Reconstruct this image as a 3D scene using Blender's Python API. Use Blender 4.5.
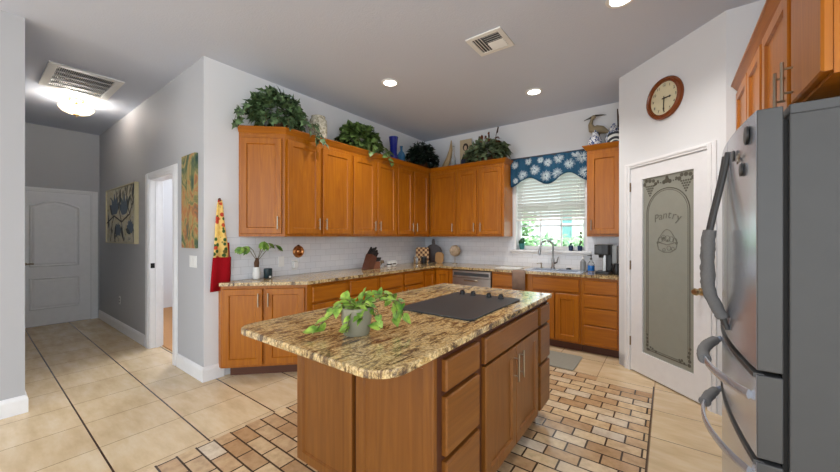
import bpy, bmesh, math, random
from mathutils import Matrix, Vector
random.seed(7)
SC = bpy.context.scene
COL = SC.collection
PI = math.pi
for o in list(bpy.data.objects): bpy.data.objects.remove(o)

# ------------------------------------------------------------ camera
H = 1.36
cam_d = bpy.data.cameras.new('camera'); cam = bpy.data.objects.new('camera', cam_d); COL.objects.link(cam)
cam.location = (0, 0, H); cam.rotation_euler = (PI/2, 0, math.radians(36.5))
cam_d.sensor_width = 36; cam_d.lens = 335/840*36; cam_d.clip_start = 0.02
cam_d.shift_y = 0.5/840
SC.camera = cam
# ------------------------------------------------------------ world, sun, big lights, exposure
SC.view_settings.view_transform = 'Standard'; SC.view_settings.look = 'None'
SC.view_settings.gamma = 1.0; SC.view_settings.use_curve_mapping = False
SC.view_settings.exposure = 0.5
wd = bpy.data.worlds.new('sky'); SC.world = wd; wd.use_nodes = True
bg = wd.node_tree.nodes['Background']; bg.inputs[0].default_value = (0.86, 0.93, 1.0, 1); bg.inputs[1].default_value = 2.1
sun_d = bpy.data.lights.new('sun', 'SUN'); sun_d.energy = 5.8; sun_d.angle = 0.02; sun_d.color = (1, .96, .9)
sun = bpy.data.objects.new('sun', sun_d); COL.objects.link(sun); sun.rotation_euler = (math.radians(32), 0, math.radians(10))

# ------------------------------------------------------------ materials
def s2l(c):
    return tuple((x/12.92 if x <= .04045 else ((x+.055)/1.055)**2.4) for x in c)
def rgb(r, g, b): return s2l((r/255, g/255, b/255)) + (1,)
class NT:
    def __init__(s, name):
        s.m = bpy.data.materials.new(name); s.m.use_nodes = True; s.t = s.m.node_tree; s.n = s.t.nodes
        s.b = s.n['Principled BSDF']
    def node(s, typ, **kw):
        n = s.n.new(typ)
        for k, v in kw.items(): setattr(n, k, v)
        return n
    def link(s, a, b): s.t.links.new(a, b)
    def setp(s, **kw):
        for k, v in kw.items():
            s.b.inputs[k.replace('_', ' ')].default_value = v
    def coords(s, scale=(1, 1, 1), kind='Object', rnd=False, rot=(0, 0, 0)):
        tc = s.node('ShaderNodeTexCoord'); mp = s.node('ShaderNodeMapping')
        mp.inputs['Scale'].default_value = scale; mp.inputs['Rotation'].default_value = rot
        s.link(tc.outputs[kind], mp.inputs['Vector'])
        if rnd:
            oi = s.node('ShaderNodeObjectInfo'); mul = s.node('ShaderNodeMath', operation='MULTIPLY'); mul.inputs[1].default_value = 37.0
            s.link(oi.outputs['Random'], mul.inputs[0]); s.link(mul.outputs[0], mp.inputs['Location'])
        return mp.outputs[0]
    def noise(s, vec, scale=5, detail=4, rough=.55, dist=0):
        n = s.node('ShaderNodeTexNoise'); n.inputs['Scale'].default_value = scale; n.inputs['Detail'].default_value = detail
        n.inputs['Roughness'].default_value = rough; n.inputs['Distortion'].default_value = dist
        if vec is not None: s.link(vec, n.inputs['Vector'])
        return n.outputs['Fac']
    def ramp(s, fac, stops):
        r = s.node('ShaderNodeValToRGB'); e = r.color_ramp.elements
        e[0].position, e[0].color = stops[0]; e[1].position, e[1].color = stops[-1]
        for p, c in stops[1:-1]:
            x = e.new(p); x.color = c
        s.link(fac, r.inputs[0]); return r.outputs[0]
    def mix(s, fac, a, b, typ='MIX'):
        n = s.node('ShaderNodeMix', data_type='RGBA', blend_type=typ)
        for inp, v in ((n.inputs[0], fac), (n.inputs[6], a), (n.inputs[7], b)):
            if hasattr(v, 'links') or hasattr(v, 'is_linked'): s.link(v, inp)
            else: inp.default_value = v
        return n.outputs[2]
    def math(s, op, a, b=None, c=None):
        n = s.node('ShaderNodeMath', operation=op)
        for i, v in enumerate((a, b, c)):
            if v is None: continue
            if hasattr(v, 'is_linked'): s.link(v, n.inputs[i])
            else: n.inputs[i].default_value = v
        return n.outputs[0]
    def bump(s, h, strength=.2, dist=.01):
        n = s.node('ShaderNodeBump'); n.inputs['Strength'].default_value = strength; n.inputs['Distance'].default_value = dist
        s.link(h, n.inputs['Height']); s.link(n.outputs[0], s.b.inputs['Normal'])
    def color(s, c): s.link(c, s.b.inputs['Base Color'])
MAT = {}
def plain(name, col, rough=.5, metal=0, spec=.5, **kw):
    m = NT(name); m.setp(Roughness=rough, Metallic=metal)
    m.b.inputs['Specular IOR Level'].default_value = spec
    v = m.noise(m.coords(), 14, 2)
    d = tuple(x*.9 for x in col[:3])+(1,)
    m.color(m.mix(v, d, col))
    for k, x in kw.items(): m.b.inputs[k.replace('_', ' ')].default_value = x
    MAT[name] = m.m; return m.m
def wood(name, dark, mid, light, horiz=False, rough=.33):
    m = NT(name); m.setp(Roughness=rough); m.b.inputs['Specular IOR Level'].default_value = .4
    sc = (2.2, 30, 30) if horiz else (30, 30, 2.2)
    v = m.coords(sc, rnd=True)
    f1 = m.noise(v, .6, 6, .6, 1.6)
    c = m.ramp(f1, [(.3, dark), (.5, mid), (.7, light)])
    sc2 = (3, 160, 160) if horiz else (160, 160, 3)
    f2 = m.noise(m.coords(sc2, rnd=True), 1, 3)
    c2 = m.ramp(f2, [(.35, (.72, .72, .72, 1)), (.6, (1, 1, 1, 1))])
    m.color(m.mix(.22, c, c2, 'MULTIPLY'))
    m.bump(f2, .06, .002)
    MAT[name] = m.m; return m.m
OAK = (rgb(152, 84, 8), rgb(166, 96, 10), rgb(178, 108, 15))
wood('oak', *OAK); wood('oak_across', *OAK, horiz=True)
OAK_SHADED = (rgb(112, 66, 22), rgb(124, 75, 27), rgb(134, 84, 32))  # copy of the oak for the island, its dimmer light put into the colour
wood('oak_shaded', *OAK_SHADED); wood('oak_shaded_across', *OAK_SHADED, horiz=True)
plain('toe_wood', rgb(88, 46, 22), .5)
plain('frame_dark', rgb(76, 38, 18), .5)  # island carcass, a darker brown than its fronts
def paint(name, col, bs=.1, sc=160):
    m = NT(name); m.setp(Roughness=.62); m.b.inputs['Specular IOR Level'].default_value = .3
    v = m.noise(m.coords(), sc, 3); w = m.noise(m.coords(), 1.3, 2)
    m.color(m.mix(w, tuple(x*.96 for x in col[:3])+(1,), col)); m.bump(v, bs, .004)
    MAT[name] = m.m
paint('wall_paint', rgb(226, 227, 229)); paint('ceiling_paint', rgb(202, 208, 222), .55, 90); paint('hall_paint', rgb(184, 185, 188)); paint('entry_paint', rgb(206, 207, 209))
plain('white_trim', rgb(242, 242, 243), .35)
plain('door_white', rgb(240, 240, 242), .35)
plain('nickel', rgb(164, 152, 134), .28, 1)
plain('chrome', rgb(200, 200, 200), .12, 1)
plain('brass', rgb(206, 188, 150), .28, 1)
plain('bronze_hinge', rgb(150, 130, 100), .35, 1)
plain('black_plastic', rgb(22, 22, 24), .35)
plain('gap_black', rgb(14, 14, 14), .7)
plain('dark_grey', rgb(58, 60, 62), .4)
plain('white_plastic', rgb(235, 235, 232), .4)
plain('fridge_side', rgb(78, 78, 78), .5, 0, .3)
plain('fridge_grey', rgb(72, 72, 72), .45, .1)
m = NT('stainless'); m.setp(Metallic=.72, Roughness=.24)
m.color(m.mix(m.noise(m.coords((120, 120, 1)), 3, 3), rgb(196, 203, 214), rgb(210, 217, 228))); MAT['stainless'] = m.m
m = NT('brushed_steel'); m.setp(Metallic=1.0, Roughness=.3)
m.color(m.mix(m.noise(m.coords((1, 120, 120)), 3, 3), rgb(160, 160, 158), rgb(186, 186, 184))); MAT['brushed_steel'] = m.m
def fabric(name, a, b, sc=250):
    m = NT(name); m.setp(Roughness=.95); m.b.inputs['Specular IOR Level'].default_value = .1
    v = m.noise(m.coords(), sc, 2); m.color(m.mix(v, a, b)); m.bump(v, .5, .004); MAT[name] = m.m
fabric('sleeve', rgb(98, 98, 98), rgb(138, 138, 138), 300)
fabric('towel', rgb(128, 106, 92), rgb(160, 136, 120)); fabric('mat_grey', rgb(140, 138, 128), rgb(164, 162, 150), 120)
fabric('red_cloth', rgb(140, 14, 24), rgb(168, 22, 32)); fabric('wicker', rgb(150, 104, 66), rgb(244, 228, 204), 26)
plain('carpet', rgb(190, 140, 92), .9)

# granite
m = NT('granite'); m.setp(Roughness=.1); m.b.inputs['Specular IOR Level'].default_value = .5
gv = m.coords((3.6, .95, 1), rot=(0, 0, math.radians(-12)))
f1 = m.noise(gv, 8, 9, .8, .7)
c = m.ramp(f1, [(.34, rgb(62, 52, 46)), (.43, rgb(128, 104, 78)), (.485, rgb(206, 176, 120)), (.53, rgb(232, 212, 168)), (.585, rgb(214, 180, 116)), (.67, rgb(140, 114, 86))])
f2 = m.noise(m.coords((1, 1, 1)), 75, 4, .7)
c2 = m.ramp(f2, [(.38, rgb(56, 50, 48)), (.47, rgb(180, 166, 148)), (.6, rgb(255, 250, 238))])
c = m.mix(.62, c, c2, 'MULTIPLY')
f3 = m.noise(m.coords((4.2, 1.0, 1), rot=(0, 0, math.radians(-12))), 7, 7, .75, .8)
c3 = m.ramp(f3, [(.53, (0, 0, 0, 1)), (.62, (1, 1, 1, 1))])
m.color(m.mix(m.math('MULTIPLY', c3, .8), c, rgb(84, 70, 62))); MAT['granite'] = m.m

# floor
m = NT('floor_tile'); tc = m.node('ShaderNodeTexCoord'); sp = m.node('ShaderNodeSeparateXYZ'); m.link(tc.outputs['Object'], sp.inputs[0])
X, Y = sp.outputs[0], sp.outputs[1]
def gridline(v, off, pitch, half):
    a = m.math('SUBTRACT', v, off); b = m.math('DIVIDE', a, pitch); fr = m.math('FRACT', m.math('ADD', b, 1000.0))
    d = m.math('ABSOLUTE', m.math('SUBTRACT', fr, .5))
    return m.math('GREATER_THAN', d, .5 - half/pitch), m.math('FLOOR', m.math('ADD', b, 1000.0))
gl_y, iy = gridline(Y, .503, .457, .0052); gl_x, ix = gridline(X, -2.942, .457, .0028)
rt_y, iy2 = gridline(Y, 3.205, .44, .0026); rt_x, ix2 = gridline(X, -.553, .457, .0026)
east = m.math('GREATER_THAN', X, -1.2)
def pick(a, b): return m.math('ADD', m.math('MULTIPLY', a, m.math('SUBTRACT', 1.0, east)), m.math('MULTIPLY', b, east))
ly, lx = pick(gl_y, rt_y), pick(gl_x, rt_x); ix = pick(ix, ix2); iy = pick(iy, iy2)
cmb = m.node('ShaderNodeCombineXYZ'); m.link(ix, cmb.inputs[0]); m.link(iy, cmb.inputs[1])
wn = m.node('ShaderNodeTexWhiteNoise', noise_dimensions='3D'); m.link(cmb.outputs[0], wn.inputs['Vector'])
tn = m.noise(m.coords((1, 3.2, 1)), 3.0, 5, .6)
tcol = m.ramp(tn, [(.3, rgb(206, 180, 142)), (.5, rgb(222, 198, 160)), (.7, rgb(232, 213, 182))])
tcol = m.mix(m.math('MULTIPLY', wn.outputs['Value'], .22), tcol, rgb(186, 160, 128))
tcol = m.mix(m.math('MULTIPLY', lx, .8), tcol, rgb(120, 92, 66)); tcol = m.mix(ly, tcol, rgb(74, 50, 34))
# bricks
cy_ = m.math('DIVIDE', m.math('SUBTRACT', Y, .663), .106); row = m.math('FLOOR', m.math('ADD', cy_, 1000.0))
fy = m.math('FRACT', m.math('ADD', cy_, 1000.0)); par = m.math('MODULO', row, 2.0)
cx_ = m.math('ADD', m.math('DIVIDE', m.math('ADD', X, .63), .2), m.math('MULTIPLY', par, .5))
cx_ = m.math('ADD', cx_, 1000.0); fx = m.math('FRACT', cx_); ixb = m.math('FLOOR', cx_)
gy = m.math('GREATER_THAN', m.math('ABSOLUTE', m.math('SUBTRACT', fy, .5)), .5-.0055/.106)
gx = m.math('GREATER_THAN', m.math('ABSOLUTE', m.math('SUBTRACT', fx, .5)), .5-.0055/.2)
grout = m.math('MAXIMUM', gx, gy)
cb = m.node('ShaderNodeCombineXYZ'); m.link(ixb, cb.inputs[0]); m.link(row, cb.inputs[1])
wb = m.node('ShaderNodeTexWhiteNoise', noise_dimensions='3D'); m.link(cb.outputs[0], wb.inputs['Vector'])
bn = m.noise(m.coords((1, 1, 1)), 16, 5, .65)
bc = m.ramp(wb.outputs['Value'], [(0, rgb(192, 156, 116)), (.35, rgb(212, 182, 144)), (.7, rgb(232, 208, 168)), (1, rgb(226, 214, 194))])
bc = m.mix(.42, bc, m.ramp(bn, [(.32, rgb(150, 120, 98)), (.5, rgb(225, 215, 205)), (.65, rgb(255, 255, 255))]), 'MULTIPLY')
bc = m.mix(grout, bc, rgb(70, 54, 40))
inx = m.math('MULTIPLY', m.math('GREATER_THAN', X, -2.445), m.math('LESS_THAN', X, -.105))
iny = m.math('MAXIMUM', m.math('LESS_THAN', Y, 3.525), m.math('MULTIPLY', m.math('LESS_THAN', Y, 3.631), m.math('LESS_THAN', X, -.545)))
msk = m.math('MULTIPLY', inx, iny)
edge = m.math('LESS_THAN', m.math('ABSOLUTE', m.math('ADD', X, .103)), .005); edge = m.math('MULTIPLY', edge, m.math('LESS_THAN', Y, 3.7))
m.color(m.mix(edge, m.mix(msk, tcol, bc), rgb(80, 60, 44)))
rr = m.math('ADD', .26, m.math('MULTIPLY', msk, -.09)); m.link(rr, m.b.inputs['Roughness'])
hb = m.math('SUBTRACT', m.math('MULTIPLY', bn, .5), grout); ht = m.math('MULTIPLY', m.math('MAXIMUM', lx, ly), -1.0)
hh = m.math('ADD', m.math('MULTIPLY', hb, msk), m.math('MULTIPLY', ht, m.math('SUBTRACT', 1.0, msk)))
m.bump(hh, .35, .004); MAT['floor_tile'] = m.m
# subway backsplash
def subway(name, axis):
    m = NT(name); m.setp(Roughness=.12)
    tc = m.node('ShaderNodeTexCoord'); sp = m.node('ShaderNodeSeparateXYZ'); m.link(tc.outputs['Object'], sp.inputs[0])
    cb = m.node('ShaderNodeCombineXYZ'); m.link(sp.outputs[axis], cb.inputs[0]); m.link(sp.outputs[2], cb.inputs[1])
    br = m.node('ShaderNodeTexBrick'); br.inputs['Scale'].default_value = 1; br.inputs['Brick Width'].default_value = .15; br.inputs['Row Height'].default_value = .075
    br.inputs['Mortar Size'].default_value = .0018; br.inputs['Color1'].default_value = rgb(226, 228, 232); br.inputs['Color2'].default_value = rgb(218, 221, 226); br.inputs['Mortar'].default_value = rgb(196, 198, 202)
    m.link(cb.outputs[0], br.inputs['Vector']); m.color(br.outputs['Color']); m.bump(m.math('SUBTRACT', 1.0, br.outputs['Fac']), .25, .003); MAT[name] = m.m
subway('tile_left', 1); subway('tile_back', 0)
def glass(name, col, rough=0.0, ior=1.45):
    m = NT(name); m.setp(Roughness=rough, IOR=ior); m.b.inputs['Transmission Weight'].default_value = 1; m.b.inputs['Base Color'].default_value = col; MAT[name] = m.m
glass('clear_glass', (.95, .97, .97, 1)); plain('cobalt_glass', rgb(24, 40, 150), .06, Transmission_Weight=.25); plain('blue_bottle_glass', rgb(60, 130, 180), .08, Transmission_Weight=.35)
# thin window pane: mostly transparent with a fresnel-like sheen
m = NT('pane_glass'); tr = m.node('ShaderNodeBsdfTransparent'); tr.inputs[0].default_value = (.93, .98, .97, 1)
gl = m.node('ShaderNodeBsdfGlossy'); gl.inputs['Roughness'].default_value = .02
mx = m.node('ShaderNodeMixShader'); mx.inputs[0].default_value = .06
m.link(tr.outputs[0], mx.inputs[1]); m.link(gl.outputs[0], mx.inputs[2]); m.link(mx.outputs[0], m.n['Material Output'].inputs[0]); MAT['pane_glass'] = m.m
plain('frosted', rgb(150, 152, 142), .22); plain('etch', rgb(84, 82, 72), .4); plain('etch_soft', rgb(102, 102, 92), .4)
def emis(name, col, st):
    m = NT(name); m.b.inputs['Base Color'].default_value = col; m.b.inputs['Emission Color'].default_value = col; m.b.inputs['Emission Strength'].default_value = st; MAT[name] = m.m
emis('lamp_glow', (1, .97, .92, 1), 12); emis('alabaster', (1, .88, .62, 1), .42)
_t = MAT['alabaster'].node_tree; _tl = _t.nodes.new('ShaderNodeBsdfTranslucent'); _tl.inputs[0].default_value = (.95, .9, .78, 1); _mx = _t.nodes.new('ShaderNodeMixShader'); _mx.inputs[0].default_value = .42
_t.links.new(_t.nodes['Principled BSDF'].outputs[0], _mx.inputs[1]); _t.links.new(_tl.outputs[0], _mx.inputs[2]); _t.links.new(_mx.outputs[0], _t.nodes['Material Output'].inputs[0])
def leafm(name, dark, light, sc=9):
    m = NT(name); m.setp(Roughness=.45); v = m.noise(m.coords(), sc, 3, .6)
    m.color(m.ramp(v, [(.35, dark), (.52, tuple((a+b)/2 for a, b in zip(dark, light))), (.68, light)])); m.b.inputs['Subsurface Weight'].default_value = 0; MAT[name] = m.m
leafm('ivy_leaf', rgb(26, 46, 26), rgb(120, 150, 100), 24); leafm('bush_leaf', rgb(20, 40, 18), rgb(128, 158, 84), 16)
leafm('dark_leaf', rgb(10, 20, 14), rgb(34, 56, 42), 14); leafm('pothos_leaf', rgb(60, 110, 30), rgb(170, 200, 80), 18)
leafm('mixed_leaf', rgb(38, 54, 34), rgb(140, 156, 116), 14); leafm('palm_leaf', rgb(66, 112, 34), rgb(148, 178, 70), 18)
leafm('hedge_leaf', rgb(60, 110, 55), rgb(170, 215, 150), 3)
plain('stem', rgb(96, 88, 50), .6); plain('root_brown', rgb(84, 56, 34), .8)
plain('terracotta', rgb(92, 58, 36), .7); plain('pot_grey', rgb(136, 132, 112), .45)
plain('cooktop_glass', rgb(52, 56, 58), .4, 0, .25); plain('teal_candle', rgb(18, 44, 52), .3); plain('copper', rgb(190, 132, 84), .3, 1)
plain('walnut', rgb(88, 46, 26), .4); plain('walnut_light', rgb(128, 78, 52), .4); plain('steel', rgb(168, 168, 166), .22, 1); plain('board_tan', rgb(176, 134, 84), .5); plain('board_dark', rgb(46, 28, 22), .4)
plain('teal_pot', rgb(60, 130, 130), .4); plain('navy_pot', rgb(30, 52, 90), .4); plain('cactus', rgb(30, 80, 50), .6)
plain('soap_blue', rgb(30, 110, 190), .15); plain('soap_grey', rgb(150, 152, 152), .2); plain('horn', rgb(176, 150, 110), .5)
plain('heron_tan', rgb(156, 140, 110), .6); plain('heron_dark', rgb(58, 52, 42), .6)
plain('clock_wood', rgb(124, 62, 24), .25); plain('clock_face', rgb(222, 212, 176), .4); plain('ink', rgb(40, 34, 28), .5)
plain('gold_frame', rgb(206, 196, 158), .35, .3); plain('gold_edge', rgb(150, 110, 50), .4, .4)
plain('parchment', rgb(190, 172, 140), .6); plain('skin_paint', rgb(196, 170, 140), .6); plain('indigo_paint', rgb(40, 46, 70), .6); plain('hair_paint', rgb(48, 34, 26), .6)
plain('house_teal', rgb(86, 150, 150), .8); plain('house_cream', rgb(226, 232, 220), .8); plain('grass', rgb(110, 160, 80), .95)
plain('ceramic_white', rgb(226, 226, 222), .3); plain('stripe_dark', rgb(34, 38, 46), .5); plain('vent_grey', rgb(196, 196, 196), .5); plain('vent_dark', rgb(70, 70, 72), .7)
plain('cattail', rgb(64, 40, 26), .9); plain('flower_rust', rgb(120, 70, 44), .8)
# patterned
m = NT('blind_slat'); m.setp(Roughness=.5); m.b.inputs['Base Color'].default_value = rgb(240, 240, 238)
tl = m.node('ShaderNodeBsdfTranslucent'); tl.inputs[0].default_value = rgb(245, 245, 242); mx = m.node('ShaderNodeMixShader'); mx.inputs[0].default_value = .25
m.link(m.b.outputs[0], mx.inputs[1]); m.link(tl.outputs[0], mx.inputs[2]); m.link(mx.outputs[0], m.n['Material Output'].inputs[0]); MAT['blind_slat'] = m.m
m = NT('blue_white'); v = m.noise(m.coords(), 34, 3, .6, 1.5); m.setp(Roughness=.2)
m.color(m.ramp(v, [(.46, rgb(60, 80, 130)), (.52, rgb(228, 230, 232))])); MAT['blue_white'] = m.m
m = NT('shell_mix'); v = m.noise(m.coords(), 40, 4, .7, .5); m.setp(Roughness=.25)
m.color(m.ramp(v, [(.3, rgb(104, 104, 84)), (.48, rgb(186, 180, 158)), (.62, rgb(226, 220, 204))])); MAT['shell_mix'] = m.m
m = NT('apron_print'); v = m.node('ShaderNodeTexVoronoi'); v.inputs['Scale'].default_value = 26; m.link(m.coords(), v.inputs['Vector']); m.setp(Roughness=.9)
sv = m.node('ShaderNodeSeparateColor'); m.link(v.outputs['Color'], sv.inputs[0])
pat = m.ramp(sv.outputs[0], [(.0, rgb(232, 190, 90)), (.48, rgb(240, 205, 120)), (.5, rgb(190, 60, 40)), (.68, rgb(200, 80, 40)), (.7, rgb(60, 96, 40)), (1, rgb(50, 84, 36))])
d = m.ramp(v.outputs['Distance'], [(.45, (0, 0, 0, 1)), (.6, (1, 1, 1, 1))]); m.color(m.mix(d, pat, rgb(240, 205, 120))); MAT['apron_print'] = m.m
m = NT('valance_cloth'); m.setp(Roughness=.95); m.b.inputs['Specular IOR Level'].default_value = .1
fb = m.noise(m.coords((30, 30, 4)), 1, 2); m.color(m.mix(fb, rgb(30, 60, 86), rgb(52, 96, 124))); MAT['valance_cloth'] = m.m
plain('coral_print', rgb(182, 196, 202), .95); plain('valance_trim', rgb(70, 70, 74), .9)
def abstract(name, stops, sc, st=(1, 1, 1), dist=1.5):
    m = NT(name); m.setp(Roughness=.6); m.color(m.ramp(m.noise(m.coords(st), sc, 5, .6, dist), stops)); MAT[name] = m.m
abstract('canvas_floral', [(.32, rgb(70, 74, 74)), (.4, rgb(150, 144, 120)), (.48, rgb(214, 210, 192)), (.58, rgb(206, 196, 160)), (.7, rgb(150, 136, 92))], 4)
abstract('canvas_abstract', [(.32, rgb(40, 70, 62)), (.42, rgb(96, 108, 70)), (.5, rgb(170, 150, 96)), (.56, rgb(176, 112, 66)), (.66, rgb(70, 92, 76))], 4, (1.2, 1, .8))
plain('petal_blue', rgb(92, 108, 124), .6); plain('petal_dark', rgb(62, 68, 66), .6); plain('branch', rgb(66, 60, 48), .6)

# ------------------------------------------------------------ mesh helpers
class MB:
    def __init__(s): s.v = []; s.f = []; s.mi = []; s.M = Matrix(); s.cur = 0
    def add(s, vs, fs):
        b = len(s.v); s.v += [s.M @ Vector(p) for p in vs]
        for f in fs: s.f.append([b+i for i in f]); s.mi.append(s.cur)
        return s
    def box(s, x0, y0, z0, x1, y1, z1):
        x0, x1 = sorted((x0, x1)); y0, y1 = sorted((y0, y1)); z0, z1 = sorted((z0, z1))
        return s.add([(x0,y0,z0),(x1,y0,z0),(x1,y1,z0),(x0,y1,z0),(x0,y0,z1),(x1,y0,z1),(x1,y1,z1),(x0,y1,z1)],
                     [(0,3,2,1),(4,5,6,7),(0,1,5,4),(1,2,6,5),(2,3,7,6),(3,0,4,7)])
    def prism(s, pts, z0, z1, ax='z'):
        n = len(pts)
        def P(p, h): return (p[0], p[1], h) if ax == 'z' else ((p[0], h, p[1]) if ax == 'y' else (h, p[0], p[1]))
        vs = [P(p, z0) for p in pts]+[P(p, z1) for p in pts]
        return s.add(vs, [list(range(n))[::-1], list(range(n, 2*n))]+[(i, (i+1) % n, n+(i+1) % n, n+i) for i in range(n)])
    def tube(s, path, r, n=8, cap=True, flat=1.0):
        path = [Vector(p) for p in path]; k = len(path); rs = r if isinstance(r, (list, tuple)) else [r]*k
        vs = []; up = None
        for i in range(k):
            t = (path[min(i+1, k-1)]-path[max(i-1, 0)]).normalized()
            if up is None:
                up = Vector((0, 0, 1)) if abs(t.z) < .9 else Vector((1, 0, 0))
            a = t.cross(up).normalized(); up = a.cross(t).normalized()
            for j in range(n):
                q = 2*PI*j/n; vs.append(path[i]+a*math.cos(q)*rs[i]*flat+up*math.sin(q)*rs[i])
        fs = [(i*n+j, i*n+(j+1) % n, (i+1)*n+(j+1) % n, (i+1)*n+j) for i in range(k-1) for j in range(n)]
        if cap: fs += [list(range(n))[::-1], list(range((k-1)*n, k*n))]
        return s.add(vs, fs)
    def lathe(s, prof, c=(0, 0, 0), n=24, ax='z'):
        vs = []; k = len(prof)
        for r, z in prof:
            for j in range(n):
                q = 2*PI*j/n; a, b = r*math.cos(q), r*math.sin(q)
                vs.append((c[0]+a, c[1]+b, c[2]+z) if ax == 'z' else ((c[0]+a, c[1]-z, c[2]+b) if ax == 'y' else (c[0]+z, c[1]+a, c[2]+b)))
        fs = [(i*n+j, i*n+(j+1) % n, (i+1)*n+(j+1) % n, (i+1)*n+j) for i in range(k-1) for j in range(n)]
        if prof[0][0] > 1e-6: fs.append(list(range(n))[::-1])
        if prof[-1][0] > 1e-6: fs.append(list(range((k-1)*n, k*n)))
        return s.add(vs, fs)
    def ball(s, c, r, n=14, k=9):
        if not isinstance(r, (list, tuple)): r = (r, r, r)
        vs = [(c[0]+r[0]*math.sin(PI*i/k)*math.cos(2*PI*j/n), c[1]+r[1]*math.sin(PI*i/k)*math.sin(2*PI*j/n), c[2]-r[2]*math.cos(PI*i/k)) for i in range(k+1) for j in range(n)]
        return s.add(vs, [(i*n+j, i*n+(j+1) % n, (i+1)*n+(j+1) % n, (i+1)*n+j) for i in range(k) for j in range(n)])
    def leaf(s, p, d, up, L, W, kind='heart'):
        d = Vector(d).normalized(); up = Vector(up); a = d.cross(up)
        if a.length < 1e-3: a = Vector((1, 0, 0))
        a.normalize(); n = a.cross(d).normalized(); p = Vector(p)
        prof = {'heart': [(.0, .0), (-.08, .32), (.2, .5), (.55, .38), (1, 0)], 'ivy': [(0, .06), (.02, .5), (.28, .26), (.5, .42), (.62, .16), (1, 0)],
                'slim': [(0, .02), (.25, .3), (.5, .42), (.75, .3), (1, 0)]}[kind]
        def q(t, w, sg): return p+d*(t*L)+a*(w*W*sg)+n*(abs(w)*W*.35-(t**2)*L*.18)
        mid = [p+d*(t*L)-n*((t**2)*L*.18) for t, w in prof]
        vs = list(mid)+[q(t, w, 1) for t, w in prof]+[q(t, w, -1) for t, w in prof]
        k = len(prof); fs = []
        for i in range(k-1):
            fs.append((i, i+1, k+i+1, k+i)); fs.append((i, 2*k+i, 2*k+i+1, i+1))
        return s.add(vs, fs)
    def build(s, name, mats, parent=None, bevel=0, smooth=False, seg=2, world=False, angle=35, solid=0):
        me = bpy.data.meshes.new(name)
        vs = s.v
        if world and parent is not None:
            mi = (Matrix.Translation(parent.location) @ parent.rotation_euler.to_matrix().to_4x4()).inverted(); vs = [mi @ p for p in vs]
        me.from_pydata([tuple(p) for p in vs], [], s.f); me.validate()
        for mm in (mats if isinstance(mats, (list, tuple)) else [mats]): me.materials.append(MAT[mm])
        if len(me.polygons) == len(s.mi): me.polygons.foreach_set('material_index', s.mi)
        bm = bmesh.new(); bm.from_mesh(me); bmesh.ops.remove_doubles(bm, verts=bm.verts, dist=1e-6); bmesh.ops.recalc_face_normals(bm, faces=bm.faces)
        bm.to_mesh(me); bm.free()
        if smooth:
            me.polygons.foreach_set('use_smooth', [True]*len(me.polygons)); me.set_sharp_from_angle(angle=math.radians(angle))
        me.update()
        o = bpy.data.objects.new(name, me); COL.objects.link(o)
        if parent is not None: o.parent = parent
        if bevel:
            b = o.modifiers.new('bevel', 'BEVEL'); b.width = bevel; b.segments = seg; b.limit_method = 'ANGLE'; b.angle_limit = math.radians(40)
        if solid:
            b = o.modifiers.new('thickness', 'SOLIDIFY'); b.thickness = solid; b.offset = 0
        return o
def thing(name, label, cat, loc=(0, 0, 0), rz=0, group=None):
    o = bpy.data.objects.new(name, None); COL.objects.link(o); o.location = loc; o.rotation_euler = (0, 0, math.radians(rz)); o.empty_display_size = .1
    return tag(o, label, cat, group)
def tag(o, label, cat, group=None):
    o['label'] = label; o['category'] = cat
    if group: o['group'] = group
    return o
def struct(o): o['kind'] = 'structure'; return o
def sbox(name, mat, *b, bevel=0): return struct(MB().box(*b).build(name, mat, bevel=bevel))
def dup(root, loc, label, group=None):
    r = root.copy(); COL.objects.link(r); r.location = loc; r['label'] = label
    if group: r['group'] = group
    for ch in list(root.children):
        c = ch.copy(); COL.objects.link(c); c.parent = r
        for g in ch.children:
            d = g.copy(); COL.objects.link(d); d.parent = c
    return r
def text_mesh(txt, size, ext=.001, shear=0):
    cu = bpy.data.curves.new('txt', 'FONT'); cu.body = txt; cu.size = size; cu.extrude = ext; cu.shear = shear; cu.align_x = 'CENTER'; cu.align_y = 'CENTER'; cu.resolution_u = 3
    o = bpy.data.objects.new('txt', cu); COL.objects.link(o); dg = bpy.context.evaluated_depsgraph_get(); me = o.evaluated_get(dg).to_mesh()
    vs = [v.co.copy() for v in me.vertices]; fs = [list(p.vertices) for p in me.polygons]
    bpy.data.objects.remove(o); bpy.data.curves.remove(cu); return vs, fs
def sweep(path, prof, side=1):
    """mitred sweep of a profile [(out, z)] along an xy path; one MB per segment"""
    P = [Vector(p) for p in path]; offs = []
    for i in range(len(P)):
        ns = []
        for a, b in ((i-1, i), (i, i+1)):
            if a >= 0 and b < len(P):
                t = (P[b]-P[a]).normalized(); ns.append(Vector((t.y, -t.x))*side)
        n = ns[0] if len(ns) == 1 else (ns[0]+ns[1]).normalized()/max(.3, (ns[0]+ns[1]).normalized().dot(ns[0]))
        offs.append(n)
    out = []
    for i in range(len(P)-1):
        mb = MB(); k = len(prof)
        A = [(P[i].x+offs[i].x*o, P[i].y+offs[i].y*o, z) for o, z in prof]; B = [(P[i+1].x+offs[i+1].x*o, P[i+1].y+offs[i+1].y*o, z) for o, z in prof]
        mb.add(A+B, [list(range(k)), list(range(k, 2*k))[::-1]]+[(j, (j+1) % k, k+(j+1) % k, k+j) for j in range(k)]); out.append(mb)
    return out

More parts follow.
